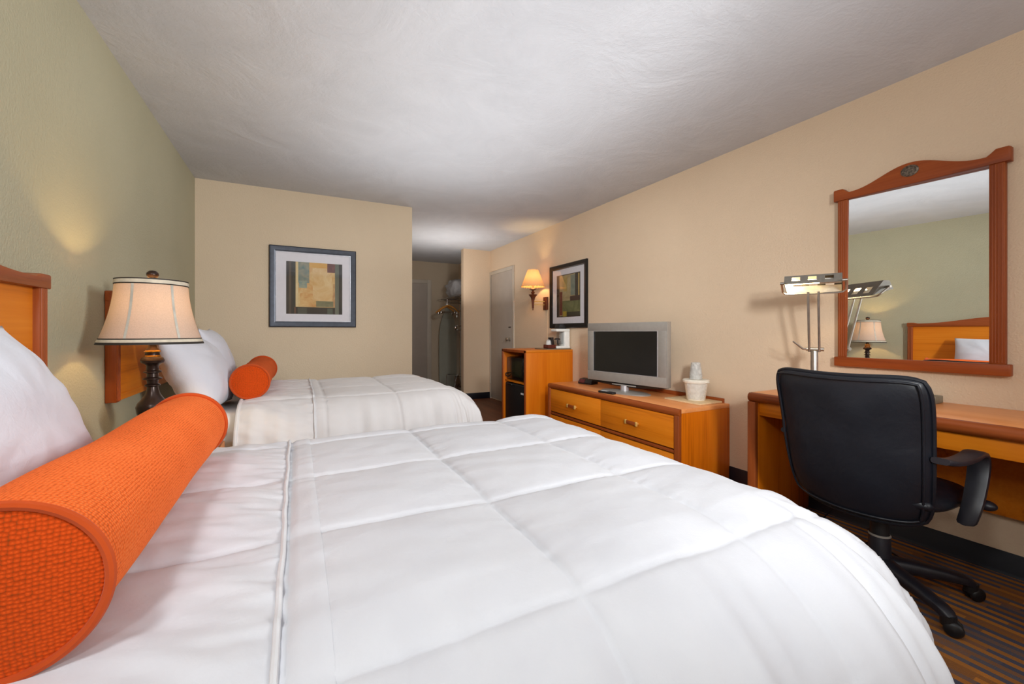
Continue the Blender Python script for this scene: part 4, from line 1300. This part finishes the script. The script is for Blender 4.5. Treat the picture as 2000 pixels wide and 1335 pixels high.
# ------------------------------------------------------------------ lights
def area(name, loc, target, sx, sy, energy, col):
    l = bpy.data.lights.new(name, 'AREA'); l.shape = 'RECTANGLE'; l.size = sx; l.size_y = sy; l.energy = energy; l.color = col
    o = bpy.data.objects.new(name, l); C.objects.link(o); o.location = loc
    o.rotation_euler = (Vector(target) - Vector(loc)).to_track_quat('-Z', 'Y').to_euler()
    return o
# window daylight and ceiling-bounced flash behind the camera; washes, spots and fills are added
def spot(name, loc, target, energy, deg, col, radius, blend=1.0):
    l = bpy.data.lights.new(name, 'SPOT'); l.energy = energy; l.color = col; l.spot_size = math.radians(deg); l.spot_blend = blend; l.shadow_soft_size = radius
    o = bpy.data.objects.new(name, l); C.objects.link(o); o.location = loc
    o.rotation_euler = (Vector(target) - Vector(loc)).to_track_quat('-Z', 'Y').to_euler()
    return o
FL = (.955, .985, 1.0)
area('window_light', (2.28, FY + .05, 1.5), (.8, 3.0, 1.1), 1.1, 1.4, 20, (0.90, 0.96, 1.0))
area('bounce_flash', (.7, -1.1, 1.45), (.7, -1.1, 2.44), 1.8, 1.4, 15, FL)
area('ceiling_wash', (1.0, 2.1, 1.66), (1.0, 2.1, 2.44), 1.5, 3.2, 18, FL)  # added upward fill lamp that evens out the ceiling
area('hall_wash', (1.9, 5.7, 1.5), (1.9, 5.7, 2.44), .5, .9, 10.0, (1.0, .96, .92))  # added upward fill that lifts the dim hall
spot('forward_fill', (1.35, .55, 2.2), (2.0, 4.6, .95), 150, 75, FL, .22)  # added fill for the far end of the room
spot('left_fill', (-.60, -2.1, 2.15), (2.8, 2.75, .85), 400, 40, FL, .18)  # added fill aimed at the dresser and lower right wall
spot('left_fill', (-.64, -2.1, 1.75), (2.8, 2.75, .9), 290, 34, FL, .15)  # second added lamp, softens the shadows of the one above
spot('right_fill', (2.45, -2.1, 2.15), (-.6, 3.0, 1.3), 370, 44, FL, .3)  # added fill for the left wall, back wall and far bed
spot('right_fill', (2.70, -2.1, 1.75), (-.6, 3.0, 1.3), 290, 38, FL, .15)  # its added twin, for softer shadows
area('overhead_fill', (-.63, -.1, 2.38), (.25, .8, .6), .28, .28, 17, FL)  # added fill over the left part of the near bed
area('front_fill', (-.62, -.9, 1.85), (.7, 1.4, .6), .16, .16, 8, FL)  # added fill to brighten the near bed and left wall
point('table_lamp_light', (LC[0], LC[1], 1.20), 9.0, (1.0, .68, .28), .03)
point('sconce_light', (SX, SY, 1.77), 7.0, (1.0, .66, .28), .025)
point('desk_lamp_light', (HXc - .0, PY + .05, HZc + .006), 0.8, (1.0, .82, .55), .012)
w = bpy.data.worlds.new('world'); bpy.context.scene.world = w; w.use_nodes = True
w.node_tree.nodes['Background'].inputs[0].default_value = (.9, .95, 1, 1)
w.node_tree.nodes['Background'].inputs[1].default_value = .3

# ------------------------------------------------------------------ camera
cam = bpy.data.cameras.new('camera')
cam.sensor_width = 36; cam.lens = 815 / 2000 * 36
cam.shift_y = -20.5 / 2000
cam.clip_start = .02
co = bpy.data.objects.new('camera', cam); C.objects.link(co)
co.location = (0, 0, 1.102)
co.rotation_euler = (PI / 2, 0, -math.atan2(420, 815))
sc = bpy.context.scene
sc.camera = co
sc.view_settings.view_transform = 'Standard'
sc.view_settings.look = 'None'
sc.view_settings.exposure = 0.0
sc.cycles.max_bounces = 8
sc.cycles.transparent_max_bounces = 16
sc.cycles.use_denoising = True
sc.cycles.sample_clamp_indirect = 6.0
